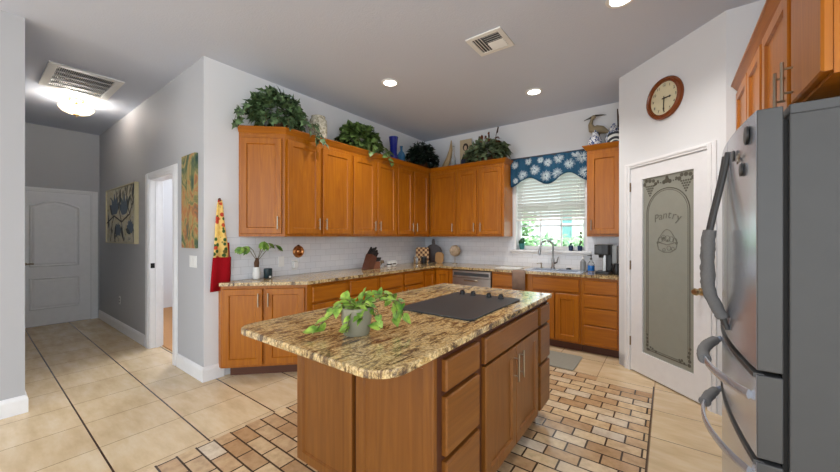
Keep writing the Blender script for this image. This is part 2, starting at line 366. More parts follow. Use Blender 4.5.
# ------------------------------------------------------------ the setting
CZ = 3.05
LX, BY, HY = -3.49, 4.87, 1.316
sbox('floor', 'floor_tile', -7.9, -4.5, -.1, 2.6, 5.0, 0)
sbox('ceiling', 'ceiling_paint', -7.9, -3.2, CZ, 2.6, 5.05, CZ+.1)
mb = MB(); mb.box(LX-.12, HY+.12, 0, LX, BY, CZ); mb.box(LX-.004, HY+.0005, 0, LX, HY+.12, CZ); struct(mb.build('wall_left', 'wall_paint'))
# hall right wall with its doorway
DX0, DX1, DZ = -5.06, -4.235, 2.06
mb = MB(); mb.box(-7.65, HY, 0, DX0, HY+.12, CZ); mb.box(DX1, HY, 0, LX-.004, HY+.12, CZ); mb.box(DX0, HY, DZ, DX1, HY+.12, CZ)
struct(mb.build('wall_hall_right', 'hall_paint'))
sbox('wall_hall_end', 'hall_paint', -7.77, .145, 0, -7.65, HY+.12, CZ)
sbox('wall_hall_left', 'hall_paint', -7.65, .145, 0, -4.0, .266, CZ)
sbox('wall_front_left', 'entry_paint', -4.12, -2.6, 0, -4.0, .145, CZ)
# room behind the doorway
sbox('wall_bedroom_far', 'wall_paint', -7.77, 2.7, 0, LX-.12, 2.82, CZ)
sbox('wall_bedroom_left', 'wall_paint', -7.77, HY+.12, 0, -7.65, 2.7, CZ)
sbox('floor_bedroom', 'carpet', -7.65, HY+.125, 0, LX-.121, 2.7, .012)
# back wall with window opening
WX0, WX1, WZ0, WZ1 = -1.852, -.852, 1.165, 2.42
mb = MB(); mb.box(LX-.12, BY, 0, WX0, BY+.16, CZ); mb.box(WX1, BY, 0, 1.22, BY+.16, CZ); mb.box(WX0, BY, 0, WX1, BY+.16, WZ0); mb.box(WX0, BY, WZ1, WX1, BY+.16, CZ)
struct(mb.build('wall_back', 'wall_paint'))
# pantry: stub, diagonal (with door opening), stub beside the fridge, right wall
P0 = Vector((-.42, 4.146)); PS = Vector((.7071, -.7071)); PL = 1.09; PIN = Vector((.7071, .7071))
sbox('wall_pantry_side', 'wall_paint', -.42, 4.146, 0, -.30, BY, CZ)
P1 = P0+PS*PL
pang = Matrix.Translation((P0.x, P0.y, 0)) @ Matrix.Rotation(math.radians(-45), 4, 'Z')
mb = MB(); mb.M = pang
d0, d1, dz = .155, .962, 2.055
mb.box(0, 0, 0, d0, .12, CZ); mb.box(d1, 0, 0, PL, .12, CZ); mb.box(d0, 0, dz, d1, .12, CZ); struct(mb.build('wall_pantry', 'wall_paint'))
sbox('wall_fridge_back', 'wall_paint', P1.x, P1.y, 0, 1.10, P1.y+.12, CZ)
sbox('wall_right', 'wall_paint', 1.10, 1.3, 0, 1.22, BY, CZ)
# baseboards
BP = [(0, 0), (.016, 0), (.016, .105), (.008, .13), (0, .135)]
def baseb(name, path, side=1):
    mb = MB()
    for g in sweep(path, BP, side): mb.add(g.v, g.f)
    return struct(mb.build(name, 'white_trim'))
baseb('baseboard_hall_far', [(-7.65, HY), (-5.195, HY)])
baseb('baseboard_hall_near', [(-4.133, HY), (LX, HY), (LX, 1.49)])
baseb('baseboard_hall_left', [(-7.6, .266), (-4.0, .266), (-4.0, -2.6)], -1)
baseb('baseboard_bedroom', [(-7.65, 2.7), (LX-.121, 2.7)])
mb = MB()
for g in sweep([(P0.x, 4.19), (P0.x, P0.y), (P0.x+.09*.7071, P0.y-.09*.7071)], BP, -1): mb.add(g.v, g.f)
struct(mb.build('baseboard_pantry', 'white_trim'))
# backsplash
sbox('backsplash_left', 'tile_left', LX, 1.52, .921, LX+.008, BY, 1.357)
mb = MB(); mb.box(LX+.009, BY-.008, .921, WX0-.0, BY, 1.357); mb.box(WX0, BY-.008, .921, WX1, BY, 1.128); mb.box(WX1, BY-.008, .921, -.421, BY, 1.357)
struct(mb.build('backsplash_back', 'tile_back'))
# doorway casing (hall)
def casing(mb, x0, x1, z1, y, w=.1, t=.02):
    for a, b in ((x0-w, x0), (x1, x1+w)):
        mb.box(a, y-t*.6, 0, b, y, z1+w*.7); mb.box(a+.012, y-t, 0, b-.03, y-t*.6, z1+w*.7-.015)
    mb.box(x0, y-t*.6, z1, x1, y, z1+w*.7); mb.box(x0, y-t, z1+.02, x1, y-t*.6, z1+w*.7-.015)
mb = MB(); casing(mb, DX0+.01, DX1-.01, DZ-.01, HY-.0005, .11)
mb.box(DX0, HY, 0, DX0+.018, HY+.12, DZ); mb.box(DX1-.018, HY, 0, DX1, HY+.12, DZ); mb.box(DX0, HY, DZ-.018, DX1, HY+.12, DZ)
mb.box(DX0+.018, HY+.05, 0, DX0+.03, HY+.085, DZ-.018); mb.box(DX0+.018, HY+.121, 0, DX0-.08, HY+.135, DZ+.06)
trim1 = struct(mb.build('trim_1', 'white_trim', bevel=.003))
MB().box(DX0+.0185, HY+.006, .975, DX0+.021, HY+.046, 1.035).build('strike_plate', 'gap_black', trim1)
# hall end door
mb = MB(); mb.M = Matrix.Translation((-7.65, 0, 0)) @ Matrix.Rotation(math.radians(90), 4, 'Z')
casing(mb, .40, 1.215, 2.045, -.0005, .08); struct(mb.build('trim_2', 'white_trim', bevel=.003))
dr = struct(thing('door_1', 'x', 'x', (-7.648, .405, 0), 90)); del dr['label']; del dr['category']
MB().box(0, -.004, .008, .805, .0, 2.043).build('door_slab', 'door_white', dr)
def raised(mb, x0, z0, x1, z1, arch=0, y=-.004, t=.012, n=12):
    out = [(x0, z0), (x1, z0)]+[(x1+(x0-x1)*i/n, z1+arch*math.sin(PI*i/n)) for i in range(n+1)]
    cx, cz = (x0+x1)/2, (z0+z1)/2; k = len(out)
    def sh(p, d): return (p[0]+(d if p[0] < cx-.01 else (-d if p[0] > cx+.01 else 0)), p[1]+(d if p[1] < cz else -d))
    rings = [(out, y-.001), ([sh(p, .012) for p in out], y-t), ([sh(p, .03) for p in out], y-.002), ([sh(p, .055) for p in out], y-t*.7)]
    vs = [(p[0], yy, p[1]) for r, yy in rings for p in r]; fs = [(a*k+i, a*k+(i+1) % k, (a+1)*k+(i+1) % k, (a+1)*k+i) for a in range(3) for i in range(k)]
    fs.append(list(range(3*k, 4*k))); mb.add(vs, fs)
mb = MB(); raised(mb, .14, .90, .68, 1.83, .085); mb.build('upper_panel', 'door_white', dr)
mb = MB(); raised(mb, .14, .25, .68, .735); mb.build('lower_panel', 'door_white', dr)
mb = MB(); mb.lathe([(.026, 0), (.026, .006), (.012, .01), (.012, .045)], (.095, -.004, .95), 16, 'y'); mb.tube([(.095, -.045, .95), (.14, -.05, .952), (.185, -.048, .95)], .009, 8)
mb.build('door_handle', 'bronze_hinge', dr, smooth=True)
# pantry door
mb = MB(); mb.M = pang; casing(mb, d0+.005, d1-.005, dz-.003, -.0005, .067)
mb.box(d0, 0, 0, d0+.006, .1, dz); mb.box(d1-.006, 0, 0, d1, .1, dz); mb.box(d0, 0, dz-.005, d1, .1, dz); struct(mb.build('trim_3', 'white_trim', bevel=.003))
pd = struct(thing('door_2', 'x', 'x', (P0.x, P0.y, 0), -45)); del pd['label']; del pd['category']
g0, g1, gz0, gz1 = .305, .835, .225, 1.92
mb = MB(); X0, X1 = d0+.009, d1-.009
mb.box(X0, .0, .012, g0, .04, dz-.008); mb.box(g1, 0, .012, X1, .04, dz-.008); mb.box(g0, 0, .012, g1, .04, gz0); mb.box(g0, 0, gz1, g1, .04, dz-.008)
mb.build('door_frame', 'door_white', pd)
gp = MB().box(g0, .014, gz0, g1, .022, gz1).build('glass_panel', 'frosted', pd)
# etched border, arch, fruit, lettering and basket
def strip(mb, pts, w, y=.0125):
    for a, b in zip(pts[:-1], pts[1:]):
        a, b = Vector(a), Vector(b); t = (b-a).normalized(); n = Vector((-t.y, t.x))*w/2; a2, b2 = a-t*w*.3, b+t*w*.3
        mb.prism([tuple(a2-n), tuple(b2-n), tuple(b2+n), tuple(a2+n)], y, y+.0012, 'y')
mb = MB(); gc = (g0+g1)/2
for off, w in ((.045, .008), (.062, .004)):
    a, b = g0+off, g1-off; r = (b-a)/2; zc = 1.80-r+(.045-off)
    pts = [(b, .32), (b, zc)]+[(gc+r*math.cos(PI*i/20), zc+r*math.sin(PI*i/20)) for i in range(1, 20)]+[(a, zc), (a, .32)]
    strip(mb, pts, w); strip(mb, [(a+.03, gz0+off), (b-.03, gz0+off)], w)
mb.build('etched_border', 'etch', pd)
mb = MB()
def disc(mb, x, z, r, y=.0128, n=10): mb.prism([(x+r*math.cos(2*PI*i/n), z+r*math.sin(2*PI*i/n)) for i in range(n)], y-.0004, y+.0012, 'y')
rg = random.Random(3)
for sx in (-1, 1):
    cxx = gc+sx*.185
    for i in range(5):
        for j in range(5-i): disc(mb, cxx+(j-(4-i)/2)*.022, 1.838-i*.022, .009)
    for dx, dz_, r in ((-.062, .0, .02), (-.04, .03, .018), (.0, .028, .02), (.04, .022, .018), (.064, -.008, .018), (-.09*sx, .012, .012)): disc(mb, cxx+dx, 1.862+dz_, r, n=7)
    for k in range(9): disc(mb, gc+sx*(.2-rg.random()*.1 if k > 4 else .205+rg.random()*.02), gz0+.05+(rg.random()*.03 if k > 4 else k*.035), .016-.001*k, n=7)
for dx, dz_, r in ((0, 0, .026), (-.03, -.012, .02), (.03, -.012, .02), (0, .026, .016), (-.065, -.012, .007), (.065, -.012, .007), (-.09, -.008, .009), (.09, -.008, .009)): disc(mb, gc+dx, 1.868+dz_, r, n=7)
mb.build('etched_fruit', 'etch', pd)
mb = MB(); word = 'Pantry'
for i, ch in enumerate(word):
    vs, fs = text_mesh(ch, .10, .0005, .2); t = (i-2.5)/2.5; x = gc+t*.115; z = 1.555-.03*t*t
    R = Matrix.Translation((x, .0127, z)) @ Matrix.Rotation(t*.2, 4, 'Y') @ Matrix.Rotation(PI/2, 4, 'X'); mb.add([R @ v for v in vs], fs)
mb.build('etched_lettering', 'etch_soft', pd)
mb = MB()
strip(mb, [(gc-.105, 1.31), (gc-.09, 1.24), (gc-.03, 1.215), (gc+.04, 1.22), (gc+.09, 1.25), (gc+.105, 1.31)], .006); strip(mb, [(gc-.105, 1.31), (gc, 1.285), (gc+.105, 1.31)], .006)
strip(mb, [(gc-.1+.2*i/8-.0, 1.31+.115*math.sin(PI*i/8)) for i in range(9)], .005)
for dx, z, r in ((-.07, 1.33, .024), (-.035, 1.345, .026), (.005, 1.34, .028), (.045, 1.335, .024), (.08, 1.325, .02), (.02, 1.255, .02), (.06, 1.25, .016), (-.03, 1.24, .014)):
    strip(mb, [(gc+dx+r*math.cos(2*PI*i/10), z+r*math.sin(2*PI*i/10)) for i in range(11)], .004)
disc(mb, gc-.035, 1.345, .014); disc(mb, gc+.095, 1.30, .012); disc(mb, gc-.1, 1.30, .01); disc(mb, gc+.005, 1.325, .01)
mb.build('etched_basket', 'etch_soft', pd)
mb = MB(); mb.lathe([(.03, 0), (.03, .006), (.012, .012), (.012, .035), (.026, .042), (.03, .055), (.024, .068), (0, .072)], (.9, 0, .915), 20, 'y'); mb.build('door_knob', 'brass', pd, smooth=True)
for z in (.3, 1.07, 1.86):
    MB().lathe([(.007, 0), (.007, .09)], (d0+.008, -.006, z-.045), 8).build('hinge', 'bronze_hinge', pd)
# window
win = struct(thing('window_1', 'x', 'x', (WX0, BY, WZ0), 0)); del win['label']; del win['category']
ww, wh = WX1-WX0, WZ1-WZ0
mb = MB()
for a in ((0, 0, .03, wh), (ww-.03, 0, ww, wh), (.03, wh-.03, ww-.03, wh)): mb.box(a[0], .002, a[1], a[2], .16, a[3])
mb.box(.03, .10, 0, ww-.03, .15, .055); mb.box(.03, .10, .055, .07, .15, wh-.03); mb.box(ww-.07, .10, .055, ww-.03, .15, wh-.03); mb.box(.07, .10, .60, ww-.07, .15, .65)
mb.build('window_frame', 'white_trim', win, bevel=.003)
mb = MB()
for i in (1, 2): x = .07+(ww-.14)*i/3; mb.box(x-.011, .115, .055, x+.011, .135, .60)
for z in (.35,): mb.box(.07, .114, z-.011, ww-.07, .136, z+.011)
mb.build('muntins', 'white_trim', win)
MB().box(.068, .122, .05, ww-.068, .128, .602).build('pane', 'pane_glass', win)
MB().box(.068, .122, .648, ww-.068, .128, wh-.03).build('pane', 'pane_glass', win)
mb = MB(); mb.box(-.05, -.045, -.028, ww+.05, .002, 0); mb.box(0, .002, -.02, ww, .10, .0); mb.box(-.03, -.012, -.06, ww+.03, -.0005, -.028); mb.build('window_sill', 'white_trim', win, bevel=.004)

# ------------------------------------------------------------ outside the window
struct(MB().box(-9, BY+.3, -.3, 6, 14, -.2).build('ground_outside', 'grass'))
hb = MB(); rg = random.Random(11)
for i in range(4600):
    x = rg.uniform(-4.6, -1.2); z = rg.uniform(-.1, 2.0) if x < -2.35 else rg.uniform(-.1, 1.36); y = 7.2+rg.uniform(-.45, .45)+.15*math.sin(x*4)
    hb.leaf((x, y, z), (rg.uniform(-1, 1), rg.uniform(-1, .3), rg.uniform(-1, .6)), (rg.uniform(-.4, .4), rg.uniform(-1, 0), 1), rg.uniform(.08, .15), .11, 'slim')
hedge = tag(hb.build('garden_shrub', 'hedge_leaf'), 'bright leafy green shrubbery growing outside the window', 'shrub'); hedge['kind'] = 'stuff'
nh = thing('neighbouring_house', 'pale teal and cream house seen through right side of the kitchen window', 'house', (-1.6, 9.2, -.2), 0)
MB().box(-.66, 0, 0, -.36, 2, 3.4).build('wall', 'house_teal', nh)
mb = MB(); mb.box(-.36, -.06, 0, 1.6, 2, 3.4); mb.build('porch_wall', 'house_cream', nh)
MB().box(-.68, -.03, 1.86, -.36, -.001, 1.9).build('siding_band', 'house_cream', nh)
MB().prism([(-.9, 3.4), (1.8, 3.4), (.45, 4.3)], -.3, 2.2, 'y').build('roof', 'dark_grey', nh)

# ------------------------------------------------------------ cabinets
def panel_door(mb, x0, z0, w, h, yf=-.026, st=.058, t=.0255, rec=.012, sl=.007):
    x1, z1 = x0+w, z0+h; e = .004
    R = [(x0, z0, x1, z1, yf+t), (x0, z0, x1, z1, yf+e), (x0+e, z0+e, x1-e, z1-e, yf), (x0+st, z0+st, x1-st, z1-st, yf), (x0+st+sl, z0+st+sl, x1-st-sl, z1-st-sl, yf+rec)]
    vs = [];
    for a, b, c, d, y in R: vs += [(a, y, b), (c, y, b), (c, y, d), (a, y, d)]
    fs = [(0, 3, 2, 1), (16, 17, 18, 19)]+[(k*4+i, k*4+(i+1) % 4, (k+1)*4+(i+1) % 4, (k+1)*4+i) for k in range(4) for i in range(4)]
    mb.add(vs, fs)
def slab(mb, x0, z0, w, h, yf=-.026, t=.0255):
    x1, z1 = x0+w, z0+h; e = .006
    R = [(x0, z0, x1, z1, yf+t), (x0, z0, x1, z1, yf+.007), (x0+e, z0+e, x1-e, z1-e, yf)]; vs = []
    for a, b, c, d, y in R: vs += [(a, y, b), (c, y, b), (c, y, d), (a, y, d)]
    mb.add(vs, [(0, 3, 2, 1), (8, 9, 10, 11)]+[(k*4+i, k*4+(i+1) % 4, (k+1)*4+(i+1) % 4, (k+1)*4+i) for k in range(2) for i in range(4)])
def pull(parent, x, z, L=.13, yf=-.026, r=.006, off=.03, mat='nickel'):
    mb = MB(); mb.tube([(x, yf-off, z-L/2), (x, yf-off, z+L/2)], r, 10)
    for dz_ in (-L*.32, L*.32): mb.tube([(x, yf+.001, z+dz_), (x, yf-off, z+dz_)], r*.8, 8)
    mb.build('handle', mat, parent, smooth=True)
def pull_h(parent, x, z, L=.11, yf=-.02, r=.005, off=.028, mat='nickel'):
    mb = MB(); mb.tube([(x-L/2, yf-off, z), (x+L/2, yf-off, z)], r, 10)
    for d in (-L*.32, L*.32): mb.tube([(x+d, yf+.001, z), (x+d, yf-off, z)], r*.8, 8)
    mb.build('handle', mat, parent, smooth=True)
def fronts(t, L, wv='oak', wh='oak_across'):
    for f in L:
        k, x0, z0, w, h = f[:5]; mb = MB()
        if k == 'door': panel_door(mb, x0, z0, w, h)
        else: slab(mb, x0, z0, w, h)
        d = mb.build('door' if k in ('door', 'flat') else ('false_front' if k == 'false' else 'drawer'), wv if k in ('door', 'flat') else wh, t)
        if len(f) > 5 and f[5]: pull(d, *f[5])
UZ0, UZ1 = 1.359, 2.435
CP = [(0, -.02), (.006, -.02), (.012, -.012), (.028, .01), (.04, .026), (.048, .03), (.048, .04), (-.01, .04), (-.01, .0)]
CP = [(a, UZ1+b-.004) for a, b in CP]
UH = UZ1-UZ0
def upper(name, label, loc, rz, w, depth, doors, poly=None):
    t = thing(name, label, 'cabinet', (loc[0], loc[1], UZ0), rz, 'oak wall cabinets')
    mb = MB()
    if poly: mb.prism(poly, 0, UH)
    else: mb.box(0, 0, 0, w, depth, UH)
    mb.build('carcass', 'oak', t)
    fronts(t, doors); return t
UD = [('door', .03)]
dh = UH-.105; dz0 = .03
up = {}
up['end'] = upper('wall_cabinet', 'single door oak wall cabinet set at an angle at left end, under the ivy', (-3.489, 1.632), 43.7, .452, 0, [('door', .025, dz0, .395, dh, (.39, dz0+.11))],
                  [(0.001, 0), (.452, 0), (.216, .224)])
up['a'] = upper('wall_cabinet', 'two door oak wall cabinet on left wall, next to the angled end cabinet', (-3.16, 1.942), 90, .896, .328, [('door', .02, dz0, .395, dh, (.39, dz0+.11)), ('door', .455, dz0, .42, dh, (.485, dz0+.11))])
up['b'] = upper('wall_cabinet', 'two door oak wall cabinet on left wall, in the middle under the trailing bush', (-3.16, 2.84), 90, .848, .328, [('door', .02, dz0, .385, dh, (.375, dz0+.11)), ('door', .445, dz0, .385, dh, (.475, dz0+.11))])
up['c'] = upper('wall_cabinet', 'two door oak wall cabinet on left wall running into the inside corner', (-3.16, 3.69), 90, .85, .328, [('door', .02, dz0, .345, dh, (.335, dz0+.11)), ('door', .41, dz0, .375, dh, (.44, dz0+.11))])
up['d'] = upper('wall_cabinet', 'single door oak wall cabinet on back wall nearest the inside corner', (-3.158, 4.542), 0, .51, .326, [('door', .03, dz0, .455, dh, (.455, dz0+.11))])
up['e'] = upper('wall_cabinet', 'two door oak wall cabinet on back wall just left of the window', (-2.646, 4.542), 0, .773, .326, [('door', .02, dz0, .325, dh, (.315, dz0+.11)), ('door', .395, dz0, .345, dh, (.425, dz0+.11))])
up['f'] = upper('wall_cabinet', 'narrow single door oak wall cabinet between the window and pantry', (-.802, 4.542), 0, .379, .326, [('door', .025, dz0, .33, dh, (.055, dz0+.11))])
# crown mouldings, mitred round the run
segs = sweep([(-3.488, 1.633), (-3.16, 1.944), (-3.16, 2.838), (-3.16, 3.688), (-3.16, 4.542), (-2.648, 4.542), (-1.873, 4.542), (-1.873, 4.868)], CP)
for sgm, k in zip(segs[:-1], 'end a b c d e'.split()):
    if k == 'e': sgm.add(segs[-1].v, segs[-1].f)
    sgm.build('crown_molding', 'oak_across', up[k], world=True)
mb = MB()
for sgm in sweep([(-.802, 4.868), (-.802, 4.542), (-.423, 4.542)], CP): mb.add(sgm.v, sgm.f)
mb.build('crown_molding', 'oak_across', up['f'], world=True)

BZ = .888
def base(name, label, loc, rz, w, depth, fr, poly=None, toe=None, top=None, wv='oak', wh='oak_across', cat='cabinet', group='oak base cabinets'):
    t = thing(name, label, cat, (loc[0], loc[1], 0), rz, group); mb = MB()
    if poly: mb.prism(poly, .1, BZ)
    elif top: mb.prism([(0, .1), (depth, .1), (depth, top), (.02, top), (.02, BZ), (0, BZ)], 0, w, 'x')
    else: mb.box(0, 0, .1, w, depth, BZ)
    mb.build('carcass', wv, t); mb = MB()
    if toe: mb.prism(toe, 0, .1)
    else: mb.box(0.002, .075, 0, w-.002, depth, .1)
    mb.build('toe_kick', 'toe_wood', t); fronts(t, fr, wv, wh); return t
D0 = .125
base('base_cabinet', 'two door oak base cabinet set at an angle at left end of the counter', (-3.43, 1.44), 45, .79, 0,
     [('door', .02, D0, .36, .73, (.35, .75)), ('door', .41, D0, .36, .73, (.44, .75))],
     [(0, 0), (.79, 0), (.79+.012, .012), (.79+.012-.43, .45), (-.0405+.40, .443), (-.04, .045)], [(.055, .075), (.74, .075), (.75, .085), (.365, .445)])
def two_drawer(w):
    h = (w-.06-.06)/2; return [('drawer', .03, .70, h, .155), ('drawer', .03+h+.06, .70, h, .155), ('door', .03, D0, h, .55, (.03+h-.03, .58)), ('door', .03+h+.06, D0, h, .55, (.03+h+.09, .58))]
base('base_cabinet', 'oak base cabinet on left wall beside the angled end cabinet, two drawers over two doors', (-2.87, 2.003), 90, .997, .61, [(k[0], k[1]+.02, *k[2:]) for k in two_drawer(.98)])
base('base_cabinet', 'oak base cabinet on left wall under the knife block, two drawers over two doors', (-2.87, 3.002), 90, .95, .61, two_drawer(.95))
base('base_cabinet', 'corner oak base cabinet between left run and dishwasher, with folding doors', (-2.87, 3.954), 90, .906, .61, [('door', .02, D0, .25, .73)])
t = thing('base_cabinet', 'narrow oak base front on back wall left of the dishwasher', 'cabinet', (-2.868, 4.262, 0), 0, 'oak base cabinets')
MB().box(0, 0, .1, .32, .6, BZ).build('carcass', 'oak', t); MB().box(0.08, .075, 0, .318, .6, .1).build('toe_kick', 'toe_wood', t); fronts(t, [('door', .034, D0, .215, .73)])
base('base_cabinet', 'narrow oak base cabinet between dishwasher and sink, under the hanging towel', (-1.93, 4.262), 0, .47, .6, [('drawer', .02, .70, .43, .155), ('door', .02, D0, .43, .55)])
base('base_cabinet', 'oak sink base cabinet below the window with a wide false front', (-1.458, 4.262), 0, .645, .6, top=.69, fr=[('false', .085, .70, .54, .155), ('door', .085, D0, .265, .55), ('door', .36, D0, .265, .55)])
base('base_cabinet', 'oak base cabinet of four drawers beside the pantry wall', (-.811, 4.262), 0, .388, .6, [('drawer', .03, .705, .335, .15), ('drawer', .03, .545, .335, .15), ('drawer', .03, .345, .335, .19), ('drawer', .03, .125, .335, .21)])
# dishwasher
dw = thing('dishwasher', 'stainless dishwasher built in under the back counter', 'dishwasher', (-2.543, 4.262, 0), 0)
MB().box(.003, 0, .1, .608, .58, .876).build('tub', 'dark_grey', dw); MB().box(.003, .06, .0, .608, .58, .099).build('toe_kick', 'gap_black', dw)
d = MB().box(.005, -.03, .12, .606, -.001, .77).build('door', 'brushed_steel', dw, bevel=.004)
MB().tube([(.2, -.031, .735), (.22, -.06, .735), (.39, -.06, .735), (.41, -.031, .735)], .011, 10).build('handle', 'nickel', d, smooth=True)
c = MB().box(.005, -.032, .775, .606, -.001, .872).build('control_panel', 'brushed_steel', dw, bevel=.004); MB().box(.03, -.0335, .8, .58, -.0315, .845).build('display', 'dark_grey', c)

# L-shaped worktop with the sink cut-out
def rounded(pts, r, n=6):
    out = []; k = len(pts)
    for i in range(k):
        p = Vector(pts[i][:2]); a = Vector(pts[i-1][:2]); b = Vector(pts[(i+1) % k][:2]); rr = pts[i][2] if len(pts[i]) > 2 else r
        if rr <= 0: out.append(tuple(p)); continue
        u = (a-p).normalized(); v = (b-p).normalized(); ang = u.angle(v); d = rr/math.tan(ang/2)
        s0, s1 = p+u*d, p+v*d; c = p+(u+v).normalized()*(rr/math.sin(ang/2))
        a0 = math.atan2(*(s0-c).yx); a1 = math.atan2(*(s1-c).yx); da = (a1-a0+PI) % (2*PI)-PI
        out += [(c.x+rr*math.cos(a0+da*j/n), c.y+rr*math.sin(a0+da*j/n)) for j in range(n+1)]
    return out
FE = 4.222
SX0, SX1, SY0, SY1 = -1.47, -.87, 4.35, 4.68
mb = MB()
mb.prism(rounded([(-3.489, 1.50), (-3.402, 1.412), (-2.83, 1.984), (-2.83, FE), (-2.83, BY-.001), (-3.489, BY-.001)], 0), BZ+.001, .92)
mb.prism([(-2.83, FE), (SX0, FE), (SX0, BY-.001), (-2.83, BY-.001)], BZ+.001, .92)
mb.prism([(SX0, FE), (SX1, FE), (SX1, SY0), (SX0, SY0)], BZ+.001, .92); mb.prism([(SX0, SY1), (SX1, SY1), (SX1, BY-.001), (SX0, BY-.001)], BZ+.001, .92)
mb.prism([(SX1, FE), (-.421, FE), (-.421, BY-.001), (SX1, BY-.001)], BZ+.001, .92)
tag(mb.build('countertop', 'granite'), 'long L shaped granite worktop along left and back walls', 'countertop')
# sink
sk = thing('sink', 'stainless drop-in double kitchen sink below the window', 'sink', (0, 0, .9205), 0)
mb = MB(); o = rounded([(SX0-.05, SY0-.06), (SX1+.05, SY0-.06), (SX1+.05, SY1+.07), (SX0-.05, SY1+.07)], .03); MB
def ring(mb, x0, y0, x1, y1, X0, Y0, X1, Y1, z0, z1):
    mb.box(X0, Y0, z0, X1, y0, z1); mb.box(X0, y1, z0, X1, Y1, z1); mb.box(X0, y0, z0, x0, y1, z1); mb.box(x1, y0, z0, X1, y1, z1)
xm = (SX0+SX1)/2
ring(mb, SX0+.02, SY0+.02, SX1-.02, SY1-.02, SX0-.05, SY0-.06, SX1+.05, SY1+.07, 0, .008); mb.box(xm-.015, SY0+.02, 0, xm+.015, SY1-.02, .006)
mb.build('rim', 'stainless', sk, bevel=.003)
for a, b in ((SX0+.02, xm-.015), (xm+.015, SX1-.02)):
    mb = MB(); zb = -.17; mb.box(a, SY0+.02, zb, b, SY1-.02, zb+.004)
    for q in ((a-.003, SY0+.017, a, SY1-.017), (b, SY0+.017, b+.003, SY1-.017), (a, SY0+.017, b, SY0+.02), (a, SY1-.02, b, SY1-.017)): mb.box(q[0], q[1], zb, q[2], q[3], .0)
    bw = mb.build('basin', 'stainless', sk); MB().lathe([(.04, .004), (.04, .007), (.02, .005)], ((a+b)/2, (SY0+SY1)/2, zb), 16).build('drain', 'dark_grey', bw)
fa = thing('faucet', 'tall brushed nickel gooseneck kitchen faucet behind the sink', 'faucet', (-1.245, 4.70, .929), 0)
mb = MB(); mb.lathe([(.028, 0), (.028, .01), (.021, .02), (.021, .12), (.016, .14)], n=18); mb.build('body', 'steel', fa, smooth=True)
pts = [(0, 0, .13), (0, 0, .29)]+[(-.075+.075*math.cos(a), -.03+.03*math.cos(a), .29+.085*math.sin(a)) for a in [PI*i/10 for i in range(1, 11)]]+[(-.155, -.062, .25)]
MB().tube(pts, .0125, 12).build('spout', 'steel', fa, smooth=True); MB().tube([(-.153, -.061, .26), (-.168, -.066, .18)], [.016, .019], 12).build('spray_head', 'steel', fa, smooth=True)
mb = MB(); mb.tube([(.018, 0, .07), (.055, -.01, .085)], .011, 10); mb.tube([(.05, -.01, .08), (.07, -.015, .16)], [.009, .007], 10); mb.build('lever', 'steel', fa, smooth=True)
sd = thing('soap_dispenser', 'short built-in soap pump left of the faucet', 'soap pump', (-1.40, 4.70, .929), 0)
mb = MB(); mb.lathe([(.018, 0), (.018, .006), (.009, .012), (.009, .05), (.013, .055), (.013, .07), (0, .072)], n=14); mb.build('pump', 'nickel', sd, smooth=True); MB().tube([(0, 0, .062), (-.03, -.03, .066), (-.045, -.045, .055)], .006, 8).build('nozzle', 'nickel', sd, smooth=True)
tag(MB().lathe([(.03, 0), (.032, .01), (.02, .016), (.0, .017)], (-1.05, 4.71, .929), 18).build('sink_stopper', 'gap_black', smooth=True), 'small black sink stopper right of the faucet', 'stopper')
def bottle(name, label, loc, prof, mat, pump=None, cat='bottle', liquid=None):
    t = thing(name, label, cat, loc, 0); MB().lathe(prof, n=20).build('bottle_body', mat, t, smooth=True)
    if liquid: MB().lathe(liquid[0], n=20).build('label_band', liquid[1], t, smooth=True)
    h = prof[-1][1]
    if pump:
        mb = MB(); mb.lathe([(.014, h), (.014, h+.018), (.006, h+.02), (.006, h+.05), (.012, h+.052), (.012, h+.062), (0, h+.064)], n=12); mb.tube([(0, 0, h+.056), (-.04, -.012, h+.05)], .005, 8); mb.build('pump_top', pump, t, smooth=True)
    return t
bottle('soap_bottle', 'grey hand soap bottle with a white pump beside the sink', (-.895, 4.80, .9205), [(.032, 0), (.034, .01), (.034, .11), (.014, .135), (.013, .145)], 'soap_grey', 'white_plastic')
bottle('dish_soap_bottle', 'bright blue dish soap bottle right of the grey soap bottle', (-.785, 4.72, .9205), [(.037, 0), (.04, .01), (.04, .085), (.034, .10), (.013, .135), (.012, .145)], 'clear_glass', 'dark_grey', liquid=([(.0402, .004), (.0408, .01), (.0408, .07), (.0402, .072)], 'soap_blue'))
# towel hanging over the counter edge
mb = MB(); n = 10
tx0, tx1 = -1.625, -1.455
prof = [(FE+.05, .9215), (FE+.02, .9215), (FE-.004, .918), (FE-.010, .90), (FE-.011, .85), (FE-.013, .68)]
vs = []; 
for i in range(n+1):
    x = tx0+(tx1-tx0)*i/n
    for y, z in prof: vs.append((x, y-(.004*math.sin(i*1.3) if z < .9 else 0)-(0 if z > .9 else .003), z))
k = len(prof); mb.add(vs, [(i*k+j, (i+1)*k+j, (i+1)*k+j+1, i*k+j+1) for i in range(n) for j in range(k-1)])
tag(mb.build('dish_towel', 'towel', smooth=True, solid=.004, angle=80), 'taupe dish towel hanging over the back counter edge', 'towel')
# drying mat left of the sink
tag(MB().prism(rounded([(-1.93, 4.32), (-1.60, 4.32), (-1.60, 4.62), (-1.93, 4.62)], .03), .9205, .928).build('drying_mat', 'ceramic_white', bevel=.002), 'pale drying mat on the counter left of the sink', 'mat')
# floor mat
tag(MB().prism(rounded([(-1.62, 3.64), (-.766, 3.64), (-.766, 4.11), (-1.62, 4.11)], .03), .001, .012).build('floor_mat', 'mat_grey', bevel=.003), 'grey cushioned mat on the floor before the sink', 'mat')

